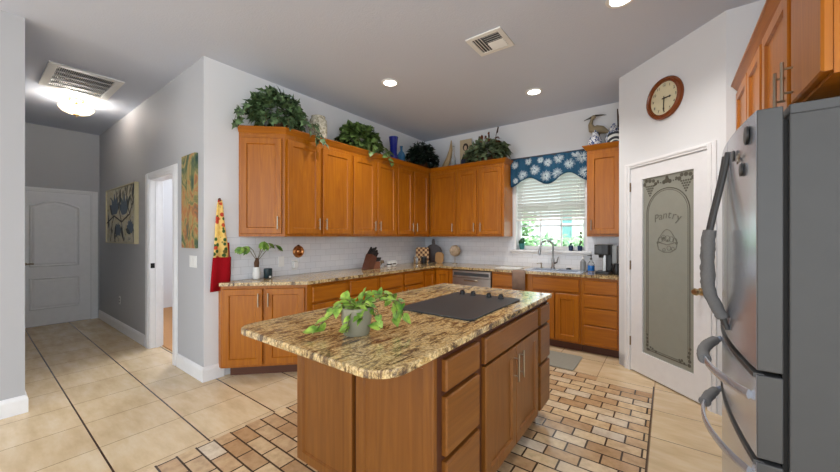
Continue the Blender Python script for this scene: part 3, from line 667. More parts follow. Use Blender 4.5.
# ------------------------------------------------------------ island
IX0, IX1, IY0, IY1 = -1.672, -.748, 1.125, 2.655
isl = thing('kitchen_island', 'oak kitchen island with drawers and double doors in the middle of the floor', 'island', (IX1, IY0, 0), 90)
W = IY1-IY0; Dp = IX1-IX0
MB().box(0, 0, .12, W, Dp, BZ).build('carcass', 'frame_dark', isl)
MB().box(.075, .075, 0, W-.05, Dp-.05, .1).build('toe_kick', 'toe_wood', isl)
def ifront(k, x0, z0, w, h, hd=None):
    mb = MB(); (panel_door if k == 'door' else slab)(mb, x0, z0, w, h)
    d = mb.build(k, 'oak_shaded' if k == 'door' else 'oak_shaded_across', isl)
    if hd: pull(d, *hd)
for z0, h in ((.725, .13), (.46, .242), (.125, .312)):
    ifront('drawer', .035, z0, .30, h); ifront('drawer', 1.285, z0, .225, h)
ifront('false_front', .40, .725, .83, .13); ifront('door', .40, .125, .412, .587, (.775, .60, .16)); ifront('door', .818, .125, .412, .587, (.855, .60, .16))
# end panels facing the camera
mb = MB(); mb.M = Matrix.Translation((0, Dp, 0)) @ Matrix.Rotation(math.radians(-90), 4, 'Z')
panel_door(mb, .0, .12, .448, .755, -.026, .05); mb.build('end_panel', 'oak_shaded', isl)
mb = MB(); mb.M = Matrix.Translation((0, Dp, 0)) @ Matrix.Rotation(math.radians(-90), 4, 'Z')
panel_door(mb, .476, .12, Dp-.476, .755, -.026, .05); mb.build('end_panel', 'oak_shaded', isl)
mb = MB(); q = rounded([(-1.72, .775), (-.716, .775), (-.716, 2.685), (-1.72, 2.685, .02)], .055, 8)
q = rounded([(-1.705, .778, .085), (-.716, .778, .12), (-.716, 2.685, .02), (-1.705, 2.685, .02)], .05, 8)
mb.prism(q, BZ+.001, .92); tag(mb.build('island_countertop', 'granite', bevel=.006, seg=3), 'thick speckled granite slab on top of the kitchen island', 'countertop')
# cooktop
ct = thing('cooktop', 'black glass electric cooktop set in the island granite', 'cooktop', (-1.325, 1.545, .9205), 0)
MB().prism(rounded([(0, 0), (.51, 0), (.51, .735), (0, .735)], .035, 6), 0, .008).build('glass_top', 'cooktop_glass', ct, bevel=.003)
for x in (.085, .175, .30, .39):
    mb = MB(); mb.lathe([(.021, .0085), (.021, .014), (.018, .016), (.017, .03), (0, .031)], (x, .665, 0), 18); mb.box(x-.005, .645, .03, x+.005, .685, .04); mb.build('knob', 'black_plastic', ct, smooth=True)

# ------------------------------------------------------------ fridge
fr = thing('refrigerator', 'stainless four door refrigerator at right edge with curved doors', 'refrigerator', (.245, 2.525, 0), -90)
FW = .915
def curve(a, b, n=14): return [(a+(b-a)*i/n, -.026*(1-(((a+(b-a)*i/n)-FW/2)/(FW/2))**2)) for i in range(n+1)]
MB().box(0.004, .078, .03, FW-.004, .80, 1.765).build('cabinet_body', 'fridge_side', fr, bevel=.004)
MB().box(.03, .0645, .05, FW-.02, .0775, 1.75).build('gasket', 'gap_black', fr)
def fdoor(name, a, b, z0, z1):
    p = curve(a, b); mb = MB(); mb.prism(p+[(b, .064), (a, .064)], z0, z1)
    mb.f; o = mb.build(name, ['stainless', 'fridge_grey'], fr, smooth=True, bevel=.004, angle=30)
    for pl in o.data.polygons:
        if pl.normal.y > -.6: pl.material_index = 1
    return o
dl = fdoor('left_door', .003, FW/2-.003, .90, 1.795); drr = fdoor('right_door', FW/2+.003, FW-.003, .90, 1.795)
dm = fdoor('middle_drawer', .003, FW-.003, .60, .885); df = fdoor('freezer_drawer', .003, FW-.003, .08, .585)
for dd, z in ((dm, .885), (df, .585)):
    p = curve(.01, FW-.01); mb = MB(); mb.prism([(x, y-.006) for x, y in p]+[(x, y+.02) for x, y in p[::-1]], z-.012, z+.004); mb.build('drawer_lip', 'fridge_grey', dd, smooth=True)
MB().box(FW-.13, .08, 1.7655, FW-.012, .19, 1.80).build('hinge_cover', 'fridge_grey', fr, bevel=.004)
MB().box(0.10, .09, 0, FW-.10, .70, .03).build('feet', 'gap_black', fr)
def hbar(x): # vertical door handle path
    return [(x, -.03-.066*(lambda f: f*f*(3-2*f)*.4+f*.6)(min(1, i/16/.22, (1-i/16)/.52)), .945+(1.735-.945)*i/16) for i in range(17)]
def dbar(z): return [(.05+(FW-.105)*i/16, -.012-.098*max(0, math.sin(PI*i/16))**.8, z) for i in range(17)]
for d, x in ((dl, FW/2-.05), (drr, FW/2+.05)):
    MB().tube(hbar(x), .0105, 10).build('handle', 'fridge_grey', d, smooth=True)
MB().tube(dbar(.795), .018, 10, flat=.45).build('handle', 'stainless', dm, smooth=True); MB().tube(dbar(.52), .018, 10, flat=.45).build('handle', 'stainless', df, smooth=True)
FM = Matrix.Translation((.245, 2.525, 0)) @ Matrix.Rotation(math.radians(-90), 4, 'Z')
def cover(path, label, seed):
    rg = random.Random(seed); P = [FM @ Vector(p) for p in path]; fine = []
    for a, b in zip(P[:-1], P[1:]): fine += [a.lerp(b, t/4) for t in range(4)]
    fine.append(P[-1]); rs = [.0235+rg.uniform(-.0025, .0025) for _ in fine]; rs[0] = rs[-1] = .021
    mb = MB(); mb.tube(fine, rs, 14); tag(mb.build('handle_cover', 'sleeve', smooth=True, angle=60), label, 'handle cover', 'grey fabric handle covers')
cover(hbar(FW/2-.05)[1:10], 'grey fabric sleeve wrapped round the far fridge door handle', 1)
cover(hbar(FW/2+.05)[1:10], 'grey fabric sleeve wrapped round the near fridge door handle', 2)
cover(dbar(.795)[1:10], 'grey fabric sleeve on the fridge middle drawer handle', 3)
cover(dbar(.52)[1:6], 'grey fabric sleeve on the freezer drawer handle, lowest of the sleeves', 4)
def magnet(y, z, r, label):
    x = FW-(y-1.61); yy = -.03*(1-((x-FW/2)/(FW/2))**2)
    t = thing('fridge_magnet', label, 'magnet', tuple(FM @ Vector((x, yy-.001, z))), -90, 'round fridge magnets')
    mb = MB(); mb.lathe([(r, 0), (r, .005)], n=28, ax='y'); mb.build('rim', 'black_plastic', t, smooth=True); MB().lathe([(r*.92, .0051), (r*.9, .0065), (0, .007)], n=24, ax='y').build('face', 'fridge_grey', t, smooth=True)
magnet(1.70, 1.73, .034, 'largest round magnet near top edge of the right fridge door'); magnet(1.87, 1.69, .022, 'small round magnet high on the right fridge door, left of the largest'); magnet(1.76, 1.615, .026, 'lowest of the round magnets on the right fridge door')
t = thing('fridge_magnet', 'small irregular butterfly shaped magnet between the round magnets', 'magnet', tuple(FM @ Vector((FW-.19, -.022, 1.665))), -90)
mb = MB()
for sx in (-1, 1): mb.prism([(0, .0), (sx*.02, .018), (sx*.026, .004), (sx*.012, -.004), (sx*.018, -.018), (0, -.008)][::sx], -.004, 0.001, 'y')
mb.build('wings', 'nickel', t)

# cabinet over the fridge
RX = .42
oc = thing('wall_cabinet', 'oak cabinet with four doors above the refrigerator', 'cabinet', (RX+.0, 3.345, 1.875), -90, 'oak wall cabinets')
OW = 3.345-1.622; OH = UZ1-1.875
MB().box(0, 0, 0, OW, .66, OH).build('carcass', 'oak', oc)
fz, fh = .012, OH-.06
for x0, w, hd in ((.045, .40, None), (.465, .36, None), (.875, .465, (1.31, .10, .15))):
    d_ = [('door', x0, fz, w, fh) + ((hd,) if hd else ())]; fronts(oc, d_)
fronts(oc, [('flat', 1.39, fz, .33, fh, (1.42, .10, .15))])
mb = MB()
for sgm in sweep([(RX, 3.345), (RX, 1.622), (RX+.64, 1.622)], CP, 1): mb.add(sgm.v, sgm.f)
mb.build('crown_molding', 'oak_across', oc, world=True)

# ------------------------------------------------------------ clock
ck = thing('wall_clock', 'round wall clock in a brown wooden frame above the pantry door', 'clock', tuple(P0+PS*.568-PIN*.0012)+(2.605,), -45)
R_ = .188
MB().lathe([(R_*.8, 0), (R_*.98, .0), (R_, .012), (R_*.95, .03), (R_*.88, .036), (R_*.83, .026), (R_*.78, .03), (R_*.76, .02), (R_*.76, .004)], n=48, ax='y').build('frame', 'clock_wood', ck, smooth=True)
MB().lathe([(R_*.77, .003), (R_*.77, .012), (0, .0121)], n=40, ax='y').build('dial', 'clock_face', ck)
for i in range(1, 13):
    mb = MB(); vs, fs = text_mesh(str(i), .034, .0006); a = PI/2-2*PI*i/12; T = Matrix.Translation((R_*.62*math.cos(a), -.0128, R_*.62*math.sin(a))) @ Matrix.Rotation(PI/2, 4, 'X'); mb.add([T @ v for v in vs], fs); mb.build('numeral', 'ink', ck)
for nm, a, L, w in (('hour_hand', math.radians(-2), .075, .011), ('minute_hand', math.radians(-92), .115, .008)):
    mb = MB(); u = Vector((math.cos(a), math.sin(a))); v = Vector((-u.y, u.x)); mb.prism([tuple(-u*.02-v*w/2), tuple(u*L*.7-v*w*.5), tuple(u*L*.8-v*w), tuple(u*L), tuple(u*L*.8+v*w), tuple(u*L*.7+v*w*.5), tuple(-u*.02+v*w/2)], -.016, -.0145, 'y'); mb.build(nm, 'ink', ck)
MB().lathe([(.008, .013), (.008, .018)], n=12, ax='y').build('centre_cap', 'ink', ck)

# ------------------------------------------------------------ ceiling fittings
def can(x, y, label):
    t = thing('recessed_light', label, 'ceiling light', (x, y, CZ-.001), 0, 'recessed ceiling lights')
    MB().lathe([(.095, 0), (.092, -.008), (.07, -.010), (.066, -.004), (.066, -.0005)], n=32).build('trim_ring', 'white_plastic', t, smooth=True)
    MB().lathe([(.066, -.002), (.03, -.006), (0, -.0065)], n=24).build('bulb_lens', 'lamp_glow', t, smooth=True)
    ld = bpy.data.lights.new('can_lamp', 'SPOT'); ld.energy = 50; ld.spot_size = math.radians(140); ld.spot_blend = .8; ld.shadow_soft_size = .06; ld.color = (1, .95, .89)
    lo = bpy.data.objects.new('can_lamp', ld); COL.objects.link(lo); lo.parent = t; lo.location = (0, 0, -.03)
can(-2.451, 2.759, 'round recessed ceiling light nearest the left cabinets'); can(-1.254, 3.929, 'round recessed ceiling light nearest the window'); can(-.27, 2.76, 'round recessed ceiling light partly cut by top edge of the photo')
cv = thing('ceiling_vent', 'square white air supply vent in the kitchen ceiling', 'vent', (-1.24, 2.70, CZ-.001), 0)
mb = MB(); ring(mb, -.118, -.118, .118, .118, -.158, -.158, .158, .158, -.012, 0); mb.build('frame', 'white_plastic', cv, bevel=.003)
MB().box(-.117, -.117, -.003, .117, .117, 0).build('duct_backing', 'vent_dark', cv)
for i in range(3):
    mb = MB(); mb.M = Matrix.Translation((-.098+i*.026, 0, -.008)) @ Matrix.Rotation(math.radians(35), 4, 'Y'); mb.box(-.011, -.117, -.0008, .011, .117, .0008); mb.build('louver', 'white_plastic', cv)
for i in range(8):
    mb = MB(); mb.M = Matrix.Translation((.045, -.103+i*.029, -.008)) @ Matrix.Rotation(math.radians(35 if i < 4 else -35), 4, 'X'); mb.box(-.07, -.010, -.0008, .07, .010, .0008); mb.build('louver', 'white_plastic', cv)
rv = thing('return_vent', 'large rectangular return air grille in the hallway ceiling', 'vent', (-5.17, .745, CZ-.001), 0)
mb = MB(); ring(mb, -.33, -.215, .33, .215, -.40, -.28, .40, .28, -.014, 0); mb.build('frame', 'white_plastic', rv, bevel=.003)
MB().box(-.329, -.214, -.003, .329, .214, 0).build('filter_backing', 'dark_grey', rv)
for i in range(4): MB().box(-.198+i*.132-.005, -.214, -.013, -.198+i*.132+.005, .214, -.0035).build('grille_bar', 'vent_grey', rv)
for i in range(30):
    mb = MB(); mb.M = Matrix.Translation((0, -.2065+i*.01424, -.007)) @ Matrix.Rotation(math.radians(40), 4, 'X'); mb.box(-.329, -.0045, -.0005, .329, .0045, .0005); mb.build('louver', 'vent_grey', rv)
hl = thing('hall_lamp', 'semi-flush alabaster bowl lamp on the hallway ceiling', 'lamp', (-5.86, .80, CZ-.001), 0)
MB().lathe([(.075, 0), (.075, -.02), (.05, -.035), (.02, -.04)], n=28).build('canopy', 'copper', hl, smooth=True)
MB().lathe([(.012, -.04), (.012, -.19)], n=12).build('stem', 'copper', hl, smooth=True)
MB().lathe([(.02, -.185), (.08, -.176), (.13, -.152), (.158, -.118), (.163, -.106), (.158, -.108), (.125, -.142), (.075, -.164), (.02, -.172)], n=40).build('bowl', 'alabaster', hl, smooth=True)
MB().lathe([(.03, -.186), (.03, -.194), (.014, -.205), (.012, -.215), (0, -.222)], n=20).build('finial', 'brass', hl, smooth=True)
ld = bpy.data.lights.new('hall_bulb', 'POINT'); ld.energy = 21; ld.color = (1, .95, .87); ld.shadow_soft_size = .1; lo = bpy.data.objects.new('hall_bulb', ld); COL.objects.link(lo); lo.parent = hl; lo.location = (0, 0, -.11)
# bedroom beyond the doorway: unseen point light added to brighten it
ld = bpy.data.lights.new('bedroom_fill', 'POINT'); ld.energy = 60; ld.shadow_soft_size = .2; lo = bpy.data.objects.new('bedroom_fill', ld); COL.objects.link(lo); lo.location = (-5.2, 2.0, 2.7)

# ------------------------------------------------------------ hall pictures and switches
pf = thing('framed_picture', 'wide floral painting with blue petals in a gold frame on the hallway wall', 'picture', (-6.228, HY-.001, 1.663), 0)
mb = MB(); mb.M = Matrix.Rotation(PI/2, 4, 'X'); ring(mb, -.735, -.385, .735, .385, -.752, -.40, .752, .40, 0, .046); mb.build('frame', 'gold_frame', pf, bevel=.003)
MB().box(-.734, -.03, -.384, .734, -.001, .384).build('canvas', 'canvas_floral', pf)
mb = MB(); rg = random.Random(5)
def petal(mb, x, z, a, L, w, y): mb.prism([(x+math.cos(a)*L*t-math.sin(a)*w*s, z+math.sin(a)*L*t+math.cos(a)*w*s) for t, s in ((0, 0), (.3, -.5), (.7, -.4), (1, 0), (.7, .4), (.3, .5))], y, y+.002, 'y')
for x, z in ((-.28, .02), (.22, .0), (.5, -.25), (-.1, -.28)):
    for k in range(5): petal(mb, x, z, PI/2+(k-2)*.5+rg.uniform(-.1, .1), .3 if abs(z) < .1 else .18, .11, -.0325-.0003*k)
mb.build('painted_petals', 'petal_blue', pf); mb = MB()
for x, z, a in ((-.4, .0, 2.3), (.35, .1, .7), (.05, -.15, -1.0), (-.2, -.12, -2.0), (.6, .2, 1.2), (-.6, -.2, 1.8), (.3, -.2, -.3), (0, .12, 1.4)): petal(mb, x, z, a, .24, .07, -.0342)
mb.build('painted_leaves', 'petal_dark', pf); mb = MB()
for pts in ([(-.72, -.1), (-.3, 0), (.1, -.1), (.5, 0), (.72, .25)], [(-.2, .36), (-.05, .1), (.1, -.1), (.2, -.36)], [(.3, .36), (.4, .1), (.5, 0)], [(-.5, -.36), (-.4, -.1), (-.3, 0)]): strip(mb, pts, .022, -.0355)
mb.build('painted_branches', 'branch', pf)
pn = thing('canvas_picture', 'tall narrow abstract canvas in gold and green beside the hall doorway', 'picture', (-3.78, HY-.001, 1.704), 0)
MB().box(-.165, -.03, -.457, .165, -.001, .457).build('canvas', 'canvas_abstract', pn)
def wplate(name, label, loc, rz, kind, w=.07, h=.115):
    t = thing(name, label, kind, loc, rz); MB().box(-w/2, -.006, -h/2, w/2, -.0005, h/2).build('cover_plate', 'white_plastic', t, bevel=.002); return t
t = wplate('light_switch', 'double white rocker light switch below the narrow canvas', (-3.73, HY, 1.115), 0, 'light switch', .17, .115)
for x in (-.04, .04): MB().box(x-.017, -.009, -.033, x+.017, -.0062, .033).build('rocker', 'white_plastic', t, bevel=.002)
t = wplate('wall_outlet', 'white outlet low on the hallway wall below the floral painting', (-6.38, HY, .44), 0, 'outlet')
for z in (-.02, .02): MB().box(-.014, -.008, z-.013, .014, -.0062, z+.013).build('socket', 'dark_grey', t)

# ------------------------------------------------------------ valance and blind
vl = thing('valance', 'blue scalloped window valance printed with pale coral shapes', 'valance', (0, 0, 0), 0)
vx0, vx1, vzt = -1.862, -.812, 2.485
def vz(x):
    t = (x-vx0)/(vx1-vx0); return 2.085+(.10+.04*t)*(.5-.5*math.cos(2*PI*t*2))
def vy(x, z): return 4.765+.010*math.sin((x-vx0)*34)+.004*math.sin((x-vx0)*71+z*3)
mb = MB(); n, k = 70, 8; vs = []
for i in range(n+1):
    x = vx0+(vx1-vx0)*i/n; zb = vz(x)
    for j in range(k+1): z = vzt+(zb-vzt)*j/k; vs.append((x, vy(x, z), z))
mb.add(vs, [(i*(k+1)+j, (i+1)*(k+1)+j, (i+1)*(k+1)+j+1, i*(k+1)+j+1) for i in range(n) for j in range(k)])
mb.add([(vx0, 4.765, vzt), (vx0, 4.868, vzt), (vx0, 4.868, 2.12), (vx0, 4.765, 2.12)], [(0, 1, 2, 3)]); mb.add([(vx1, 4.765, vzt), (vx1, 4.868, vzt), (vx1, 4.868, 2.12), (vx1, 4.765, 2.12)], [(0, 1, 2, 3)])
mb.build('cloth', 'valance_cloth', vl, smooth=True, solid=.004, angle=60)
rg = random.Random(9)
for x, z, r in ((-1.80, 2.40, .06), (-1.68, 2.24, .075), (-1.60, 2.43, .055), (-1.51, 2.30, .075), (-1.43, 2.43, .05), (-1.36, 2.20, .08), (-1.33, 2.38, .06), (-1.21, 2.22, .075), (-1.19, 2.42, .075), (-1.05, 2.33, .075), (-.98, 2.45, .05), (-.90, 2.40, .085), (-.87, 2.20, .08), (-1.79, 2.17, .045)):
    mb = MB()
    for b in range(13):
        a = 2*PI*b/13+rg.uniform(-.15, .15)
        for s_, q in ((0, 1), (.22, .85), (-.22, .7)):
            p0 = (x+math.cos(a)*r*.12, z+math.sin(a)*r*.12); p1 = (x+math.cos(a+s_)*r*q*1.0, z+math.sin(a+s_)*r*q)
            if p1[1] > vzt-.01 or p1[1] < vz(max(vx0, min(vx1, p1[0])))+.01 or not vx0+.01 < p1[0] < vx1-.01: continue
            w = .0024; t_ = Vector((p1[0]-p0[0], 0, p1[1]-p0[1])).normalized(); nn = Vector((-t_.z, 0, t_.x))*w
            A, B = Vector((p0[0], 0, p0[1])), Vector((p1[0], 0, p1[1])); vs = []
            for P_ in (A, A.lerp(B, .5), B):
                for sg in (-1, 1): Q = P_+nn*sg; vs.append((Q.x, vy(Q.x, Q.z)-.0035, Q.z))
            mb.add(vs, [(0, 2, 3, 1), (2, 4, 5, 3)])
    mb.build('coral_print', 'coral_print', vl)
MB().tube([(vx0+.0, 4.775, vzt+.004), (vx1, 4.775, vzt+.004)], .012, 8).build('rod', 'valance_trim', vl)
bl = thing('window_blind', 'white horizontal slat blind lowered over the upper half of the window', 'blind', (WX0+.035, BY+.045, 0), 0)
bw = ww-.07
mb = MB()
for i in range(17):
    z = 1.645+i*.0462; mb.M = Matrix.Translation((0, 0, z)) @ Matrix.Rotation(math.radians(-50), 4, 'X'); mb.box(0, -.025, -.0013, bw, .025, .0013)
mb.build('slats', 'blind_slat', bl)
MB().box(0, -.022, 1.585, bw, .022, 1.612).build('bottom_rail', 'white_plastic', bl, bevel=.003)
mb = MB()
for x in (.1, bw/2, bw-.1): mb.box(x-.002, -.027, 1.6, x+.002, -.0255, 2.418)
mb.build('ladder_cords', 'white_plastic', bl); MB().box(0, -.03, 2.40, bw, .03, 2.419).build('head_rail', 'white_plastic', bl)
mb = MB(); mb.tube([(bw-.06, -.035, 2.3), (bw-.06, -.036, 1.35)], .0025, 6); mb.build('pull_cord', 'white_plastic', bl)
# sill pots
SZ = WZ0+.0005
t = thing('potted_cactus', 'teal pot with a dark green cactus at left of the window sill', 'potted plant', (-1.755, 4.93, SZ), 0)
MB().lathe([(.03, 0), (.042, .085), (.044, .09), (.038, .09), (.036, .08), (0, .08)], n=20).build('pot', 'teal_pot', t, smooth=True)
mb = MB(); mb.ball((0, 0, .12), (.03, .03, .05)); mb.ball((.028, 0, .14), (.016, .012, .04)); mb.ball((-.03, 0, .11), (.02, .014, .03)); mb.build('cactus', 'cactus', t, smooth=True)
for x, lab in ((-1.07, 'navy glazed pot with an orchid stem at right of the window sill, left one'), (-.955, 'navy glazed pot with an orchid stem nearest the right window jamb')):
    t = thing('potted_orchid', lab, 'potted plant', (x, 4.92, SZ), 0, 'orchid pots on the window sill')
    MB().lathe([(.026, 0), (.032, .07), (.028, .07), (.026, .062), (0, .062)], n=18).build('pot', 'navy_pot', t, smooth=True)
    mb = MB(); mb.tube([(0, 0, .06), (.008, 0, .16), (.0, -.0, .26)], .0025, 6); mb.build('stem', 'stem', t)
    mb = MB()
    for i in range(4): mb.leaf((0, 0, .065), (math.cos(i*1.6), math.sin(i*1.6)*.3, .5), (0, 0, 1), .06, .03, 'slim')
    if x > -1.0:
        for z in (.13, .2, .25): mb.leaf((.004, 0, z), (.5, -.4, -.5), (0, -1, .3), .05, .035, 'heart')
    mb.build('leaves', 'mixed_leaf', t, smooth=True)

# ------------------------------------------------------------ plants
def bush(t, mat, center, rad, n, L, kind, seed, strands=(), xmin=None, name='foliage', ymax=None, zmin=None, up=.5):
    rg = random.Random(seed); mb = MB(); c = Vector(center)
    def ok(p): return (xmin is None or p.x > xmin) and (ymax is None or p.y < ymax) and (zmin is None or p.z > zmin)
    i = 0
    while i < n:
        v = Vector((rg.gauss(0, 1), rg.gauss(0, 1), rg.gauss(0, 1))).normalized()
        if v.z < -.45: continue
        rr = rg.uniform(.55, 1.0)
        p = c+Vector((v.x*rad[0], v.y*rad[1], v.z*rad[2]))*rr; i += 1
        d = Vector((v.x*rad[0], v.y*rad[1], v.z*rad[2])).normalized()+Vector((rg.uniform(-.6, .6), rg.uniform(-.6, .6), rg.uniform(-.9, .1)))
        l = L*rg.uniform(.7, 1.2)
        if ok(p) and ok(p+d.normalized()*l): mb.leaf(p, d, (rg.uniform(-.5, .5)+v.x, rg.uniform(-.5, .5)+v.y, up+rg.uniform(0, .6)), l, l*rg.uniform(.8, 1.05), kind)
    for pts in strands:
        pts = [Vector(p) for p in pts]; sb = 0
        for a, b in zip(pts[:-1], pts[1:]):
            m_ = max(2, int((b-a).length/(L*.42)))
            for q in range(m_):
                p = a.lerp(b, q/m_)+Vector((rg.uniform(-.02, .02), rg.uniform(-.03, .03), rg.uniform(-.02, .02)))
                d = (b-a).normalized()*.6+Vector((rg.uniform(-.3, .9), rg.uniform(-1, 1), rg.uniform(-.6, .3))); l = L*rg.uniform(.7, 1.1)
                if ok(p) and ok(p+d.normalized()*l): mb.leaf(p, d, (1, rg.uniform(-.5, .5), .8), l, l*.95, kind)
    mb.build(name, mat, t, smooth=True, world=True, angle=60)
    if strands:
        mb = MB()
        for pts in strands: mb.tube(pts, .003, 5)
        mb.build('vines', 'stem', t, world=True)
CT = UZ1+.001
iv = thing('potted_ivy', 'large trailing ivy on top of the angled left end wall cabinet', 'potted plant', (-3.32, 1.98, CT), 0)
MB().lathe([(.06, 0), (.085, .15), (.09, .155), (.08, .155), (.075, .14), (0, .14)], n=20).build('pot', 'terracotta', iv, smooth=True)
bush(iv, 'ivy_leaf', (-3.30, 1.95, 2.62), (.17, .31, .24), 420, .095, 'ivy', 21,
     [[(-3.3, 1.8, 2.6), (-3.25, 1.62, 2.62), (-3.22, 1.53, 2.5), (-3.2, 1.52, 2.42)], [(-3.25, 2.1, 2.62), (-3.1, 2.28, 2.58), (-3.05, 2.32, 2.46), (-3.05, 2.34, 2.34)], [(-3.25, 2.0, 2.6), (-3.12, 1.95, 2.56), (-3.09, 1.95, 2.46)],
      [(-3.3, 1.9, 2.6), (-3.2, 1.75, 2.58), (-3.15, 1.74, 2.48)], [(-3.25, 2.05, 2.65), (-3.1, 2.15, 2.6), (-3.07, 2.18, 2.46)], [(-3.2, 2.2, 2.6), (-3.08, 2.24, 2.54), (-3.06, 2.26, 2.36)], [(-3.35, 1.75, 2.6), (-3.4, 1.58, 2.6), (-3.40, 1.54, 2.46)], [(-3.2, 1.9, 2.6), (-3.14, 1.85, 2.56), (-3.15, 1.83, 2.46)]], xmin=-3.47, zmin=2.31)
pb = thing('potted_pothos', 'bushy green trailing plant on top of the middle left wall cabinet', 'potted plant', (-3.32, 3.12, CT), 0)
MB().lathe([(.07, 0), (.09, .12), (.095, .125), (.085, .125), (.08, .11), (0, .11)], n=20).build('pot', 'terracotta', pb, smooth=True)
bush(pb, 'bush_leaf', (-3.30, 3.12, 2.60), (.17, .34, .24), 420, .095, 'heart', 22,
     [[(-3.25, 3.3, 2.58), (-3.1, 3.38, 2.54), (-3.07, 3.42, 2.42), (-3.07, 3.46, 2.36)], [(-3.25, 3.1, 2.6), (-3.11, 3.1, 2.54), (-3.08, 3.08, 2.42)], [(-3.25, 3.2, 2.6), (-3.1, 3.22, 2.55), (-3.07, 3.22, 2.44)], [(-3.3, 3.3, 2.62), (-3.18, 3.5, 2.6), (-3.14, 3.56, 2.48)]], xmin=-3.47, zmin=2.30)
dk = thing('potted_fern', 'dark leafy plant on the wall cabinets in the inside corner', 'potted plant', (-3.22, 4.42, CT), 0)
MB().lathe([(.07, 0), (.09, .12), (.085, .12), (.08, .11), (0, .11)], n=20).build('pot', 'terracotta', dk, smooth=True)
bush(dk, 'dark_leaf', (-3.2, 4.40, 2.60), (.2, .33, .26), 460, .09, 'ivy', 23, xmin=-3.47, ymax=4.83, zmin=2.42)
fa_ = thing('flower_arrangement', 'mixed leaf arrangement with brown cattails on cabinets left of window', 'arrangement', (-2.2, 4.68, CT), 0)
MB().lathe([(.08, 0), (.1, .1), (.09, .1), (.085, .09), (0, .09)], n=20).build('pot', 'terracotta', fa_, smooth=True)
bush(fa_, 'mixed_leaf', (-2.2, 4.66, 2.60), (.36, .15, .2), 380, .085, 'heart', 24, ymax=4.85, zmin=2.42)
for x, h, dx in ((-2.31, .46, -.02), (-2.17, .50, 0), (-2.08, .55, .06)):
    mb = MB(); mb.tube([(x-dx*.5, 4.68, 2.55), (x+dx*.5, 4.68, CT+h-.09)], .004, 6); mb.tube([(x+dx*.5, 4.68, CT+h-.09), (x+dx*.7, 4.68, CT+h-.08), (x+dx, 4.68, CT+h)], [.006, .013, .011], 8); mb.build('cattail', 'cattail', fa_, world=True, smooth=True)
bush(fa_, 'flower_rust', (-2.2, 4.66, 2.66), (.28, .12, .24), 50, .06, 'slim', 25, name='dried_flowers', ymax=4.85, zmin=2.44)

pp = thing('potted_pothos', 'small trailing pothos in a grey glass pot on the island granite', 'potted plant', (-1.135, 1.05, .9205), 0)
MB().lathe([(.056, 0), (.06, .008), (.068, .07), (.07, .118), (.066, .122), (.063, .115), (.062, .1), (0, .1)], n=24).build('pot', 'pot_grey', pp, smooth=True)
cs, sn = .8039, .5948
def ip(l, d, z): return (-1.135+cs*l-sn*d, 1.05+sn*l+cs*d, .92+z)   # sideways, away from the viewer, height
rg = random.Random(31); mb = MB(); vn = MB()
for pts in ([(0, 0, .12), (-.06, -.02, .13), (-.12, -.03, .08), (-.17, -.04, .03), (-.19, -.05, .02)], [(0, 0, .12), (-.07, .02, .14), (-.12, .02, .1)], [(0, 0, .12), (.07, .04, .17), (.13, .06, .17), (.17, .07, .12), (.18, .06, .05)],
            [(0, 0, .12), (.05, -.02, .14), (.1, -.02, .1), (.11, -.04, .03)], [(0, 0, .12), (.03, .05, .17), (.04, .08, .175)], [(0, 0, .12), (-.03, .0, .145), (-.06, .02, .155)], [(0, 0, .12), (-.01, -.06, .12), (-.02, -.085, .06), (-.03, -.09, .03)],
            [(0, 0, .12), (.09, .07, .15), (.16, .12, .15)], [(0, 0, .12), (.03, -.05, .12), (.04, -.08, .08)], [(0, 0, .12), (.12, .02, .15), (.2, .04, .14), (.21, .04, .06)]):
    W3 = [Vector(ip(*p)) for p in pts]; vn.tube(W3, .0025, 5)
    for a, b in zip(W3[:-1], W3[1:]):
        for q in range(3):
            p = a.lerp(b, .2+q*.35); d = (b-a).normalized()*.7+Vector((rg.uniform(-.8, .8), rg.uniform(-.8, .8), rg.uniform(-.5, .4))); l = rg.uniform(.03, .055); e = p+d.normalized()*l
            if e.z < .935: d.z = abs(d.z)*.2
            p.z = max(p.z, .938); mb.leaf(p, d, (rg.uniform(-.3, .5), -.6, 1), l, l*.95, 'heart')
mb.build('foliage', 'pothos_leaf', pp, smooth=True, world=True, angle=60); vn.build('vines', 'stem', pp, world=True)

# vase with split leaves on the left counter
vp = thing('vase_plant', 'white vase with split leaf stems at left end of the counter', 'potted plant', (-3.40, 1.77, .9205), 0)
MB().lathe([(.026, 0), (.036, .01), (.04, .05), (.034, .1), (.03, .125), (.026, .125), (.024, .1), (0, .09)], n=22).build('vase', 'ceramic_white', vp, smooth=True)
mb = MB(); mb.tube([(-3.40, 1.77, 1.0), (-3.40, 1.77, 1.09), (-3.395, 1.775, 1.14)], [.02, .026, .014], 8); mb.build('root_bundle', 'root_brown', vp, world=True, smooth=True)
mb = MB(); sm = MB(); rg = random.Random(4)
for base_, tip, fan in (((-3.40, 1.765, 1.12), (-3.33, 1.60, 1.255), (-.35, -.9)), ((-3.40, 1.775, 1.12), (-3.36, 1.67, 1.26), (-.1, -.7)), ((-3.395, 1.78, 1.12), (-3.37, 1.88, 1.29), (.2, .8)), ((-3.39, 1.785, 1.12), (-3.34, 1.94, 1.27), (.4, .8)), ((-3.39, 1.775, 1.12), (-3.3, 1.8, 1.31), (.4, -.1))):
    a, b = Vector(base_), Vector(tip); sm.tube([a, a.lerp(b, .5)+Vector((0, 0, .03)), b], .003, 6)
    for k in range(5):
        an = (k-2)*.55; d = Vector((fan[0]*.5+math.sin(an)*.5, fan[1]+math.sin(an)*.3, -.55+.15*math.cos(an)-.1*k % 2)); mb.leaf(b, d, (.8, 0, .7), .10*rg.uniform(.8, 1.1), .05, 'slim')
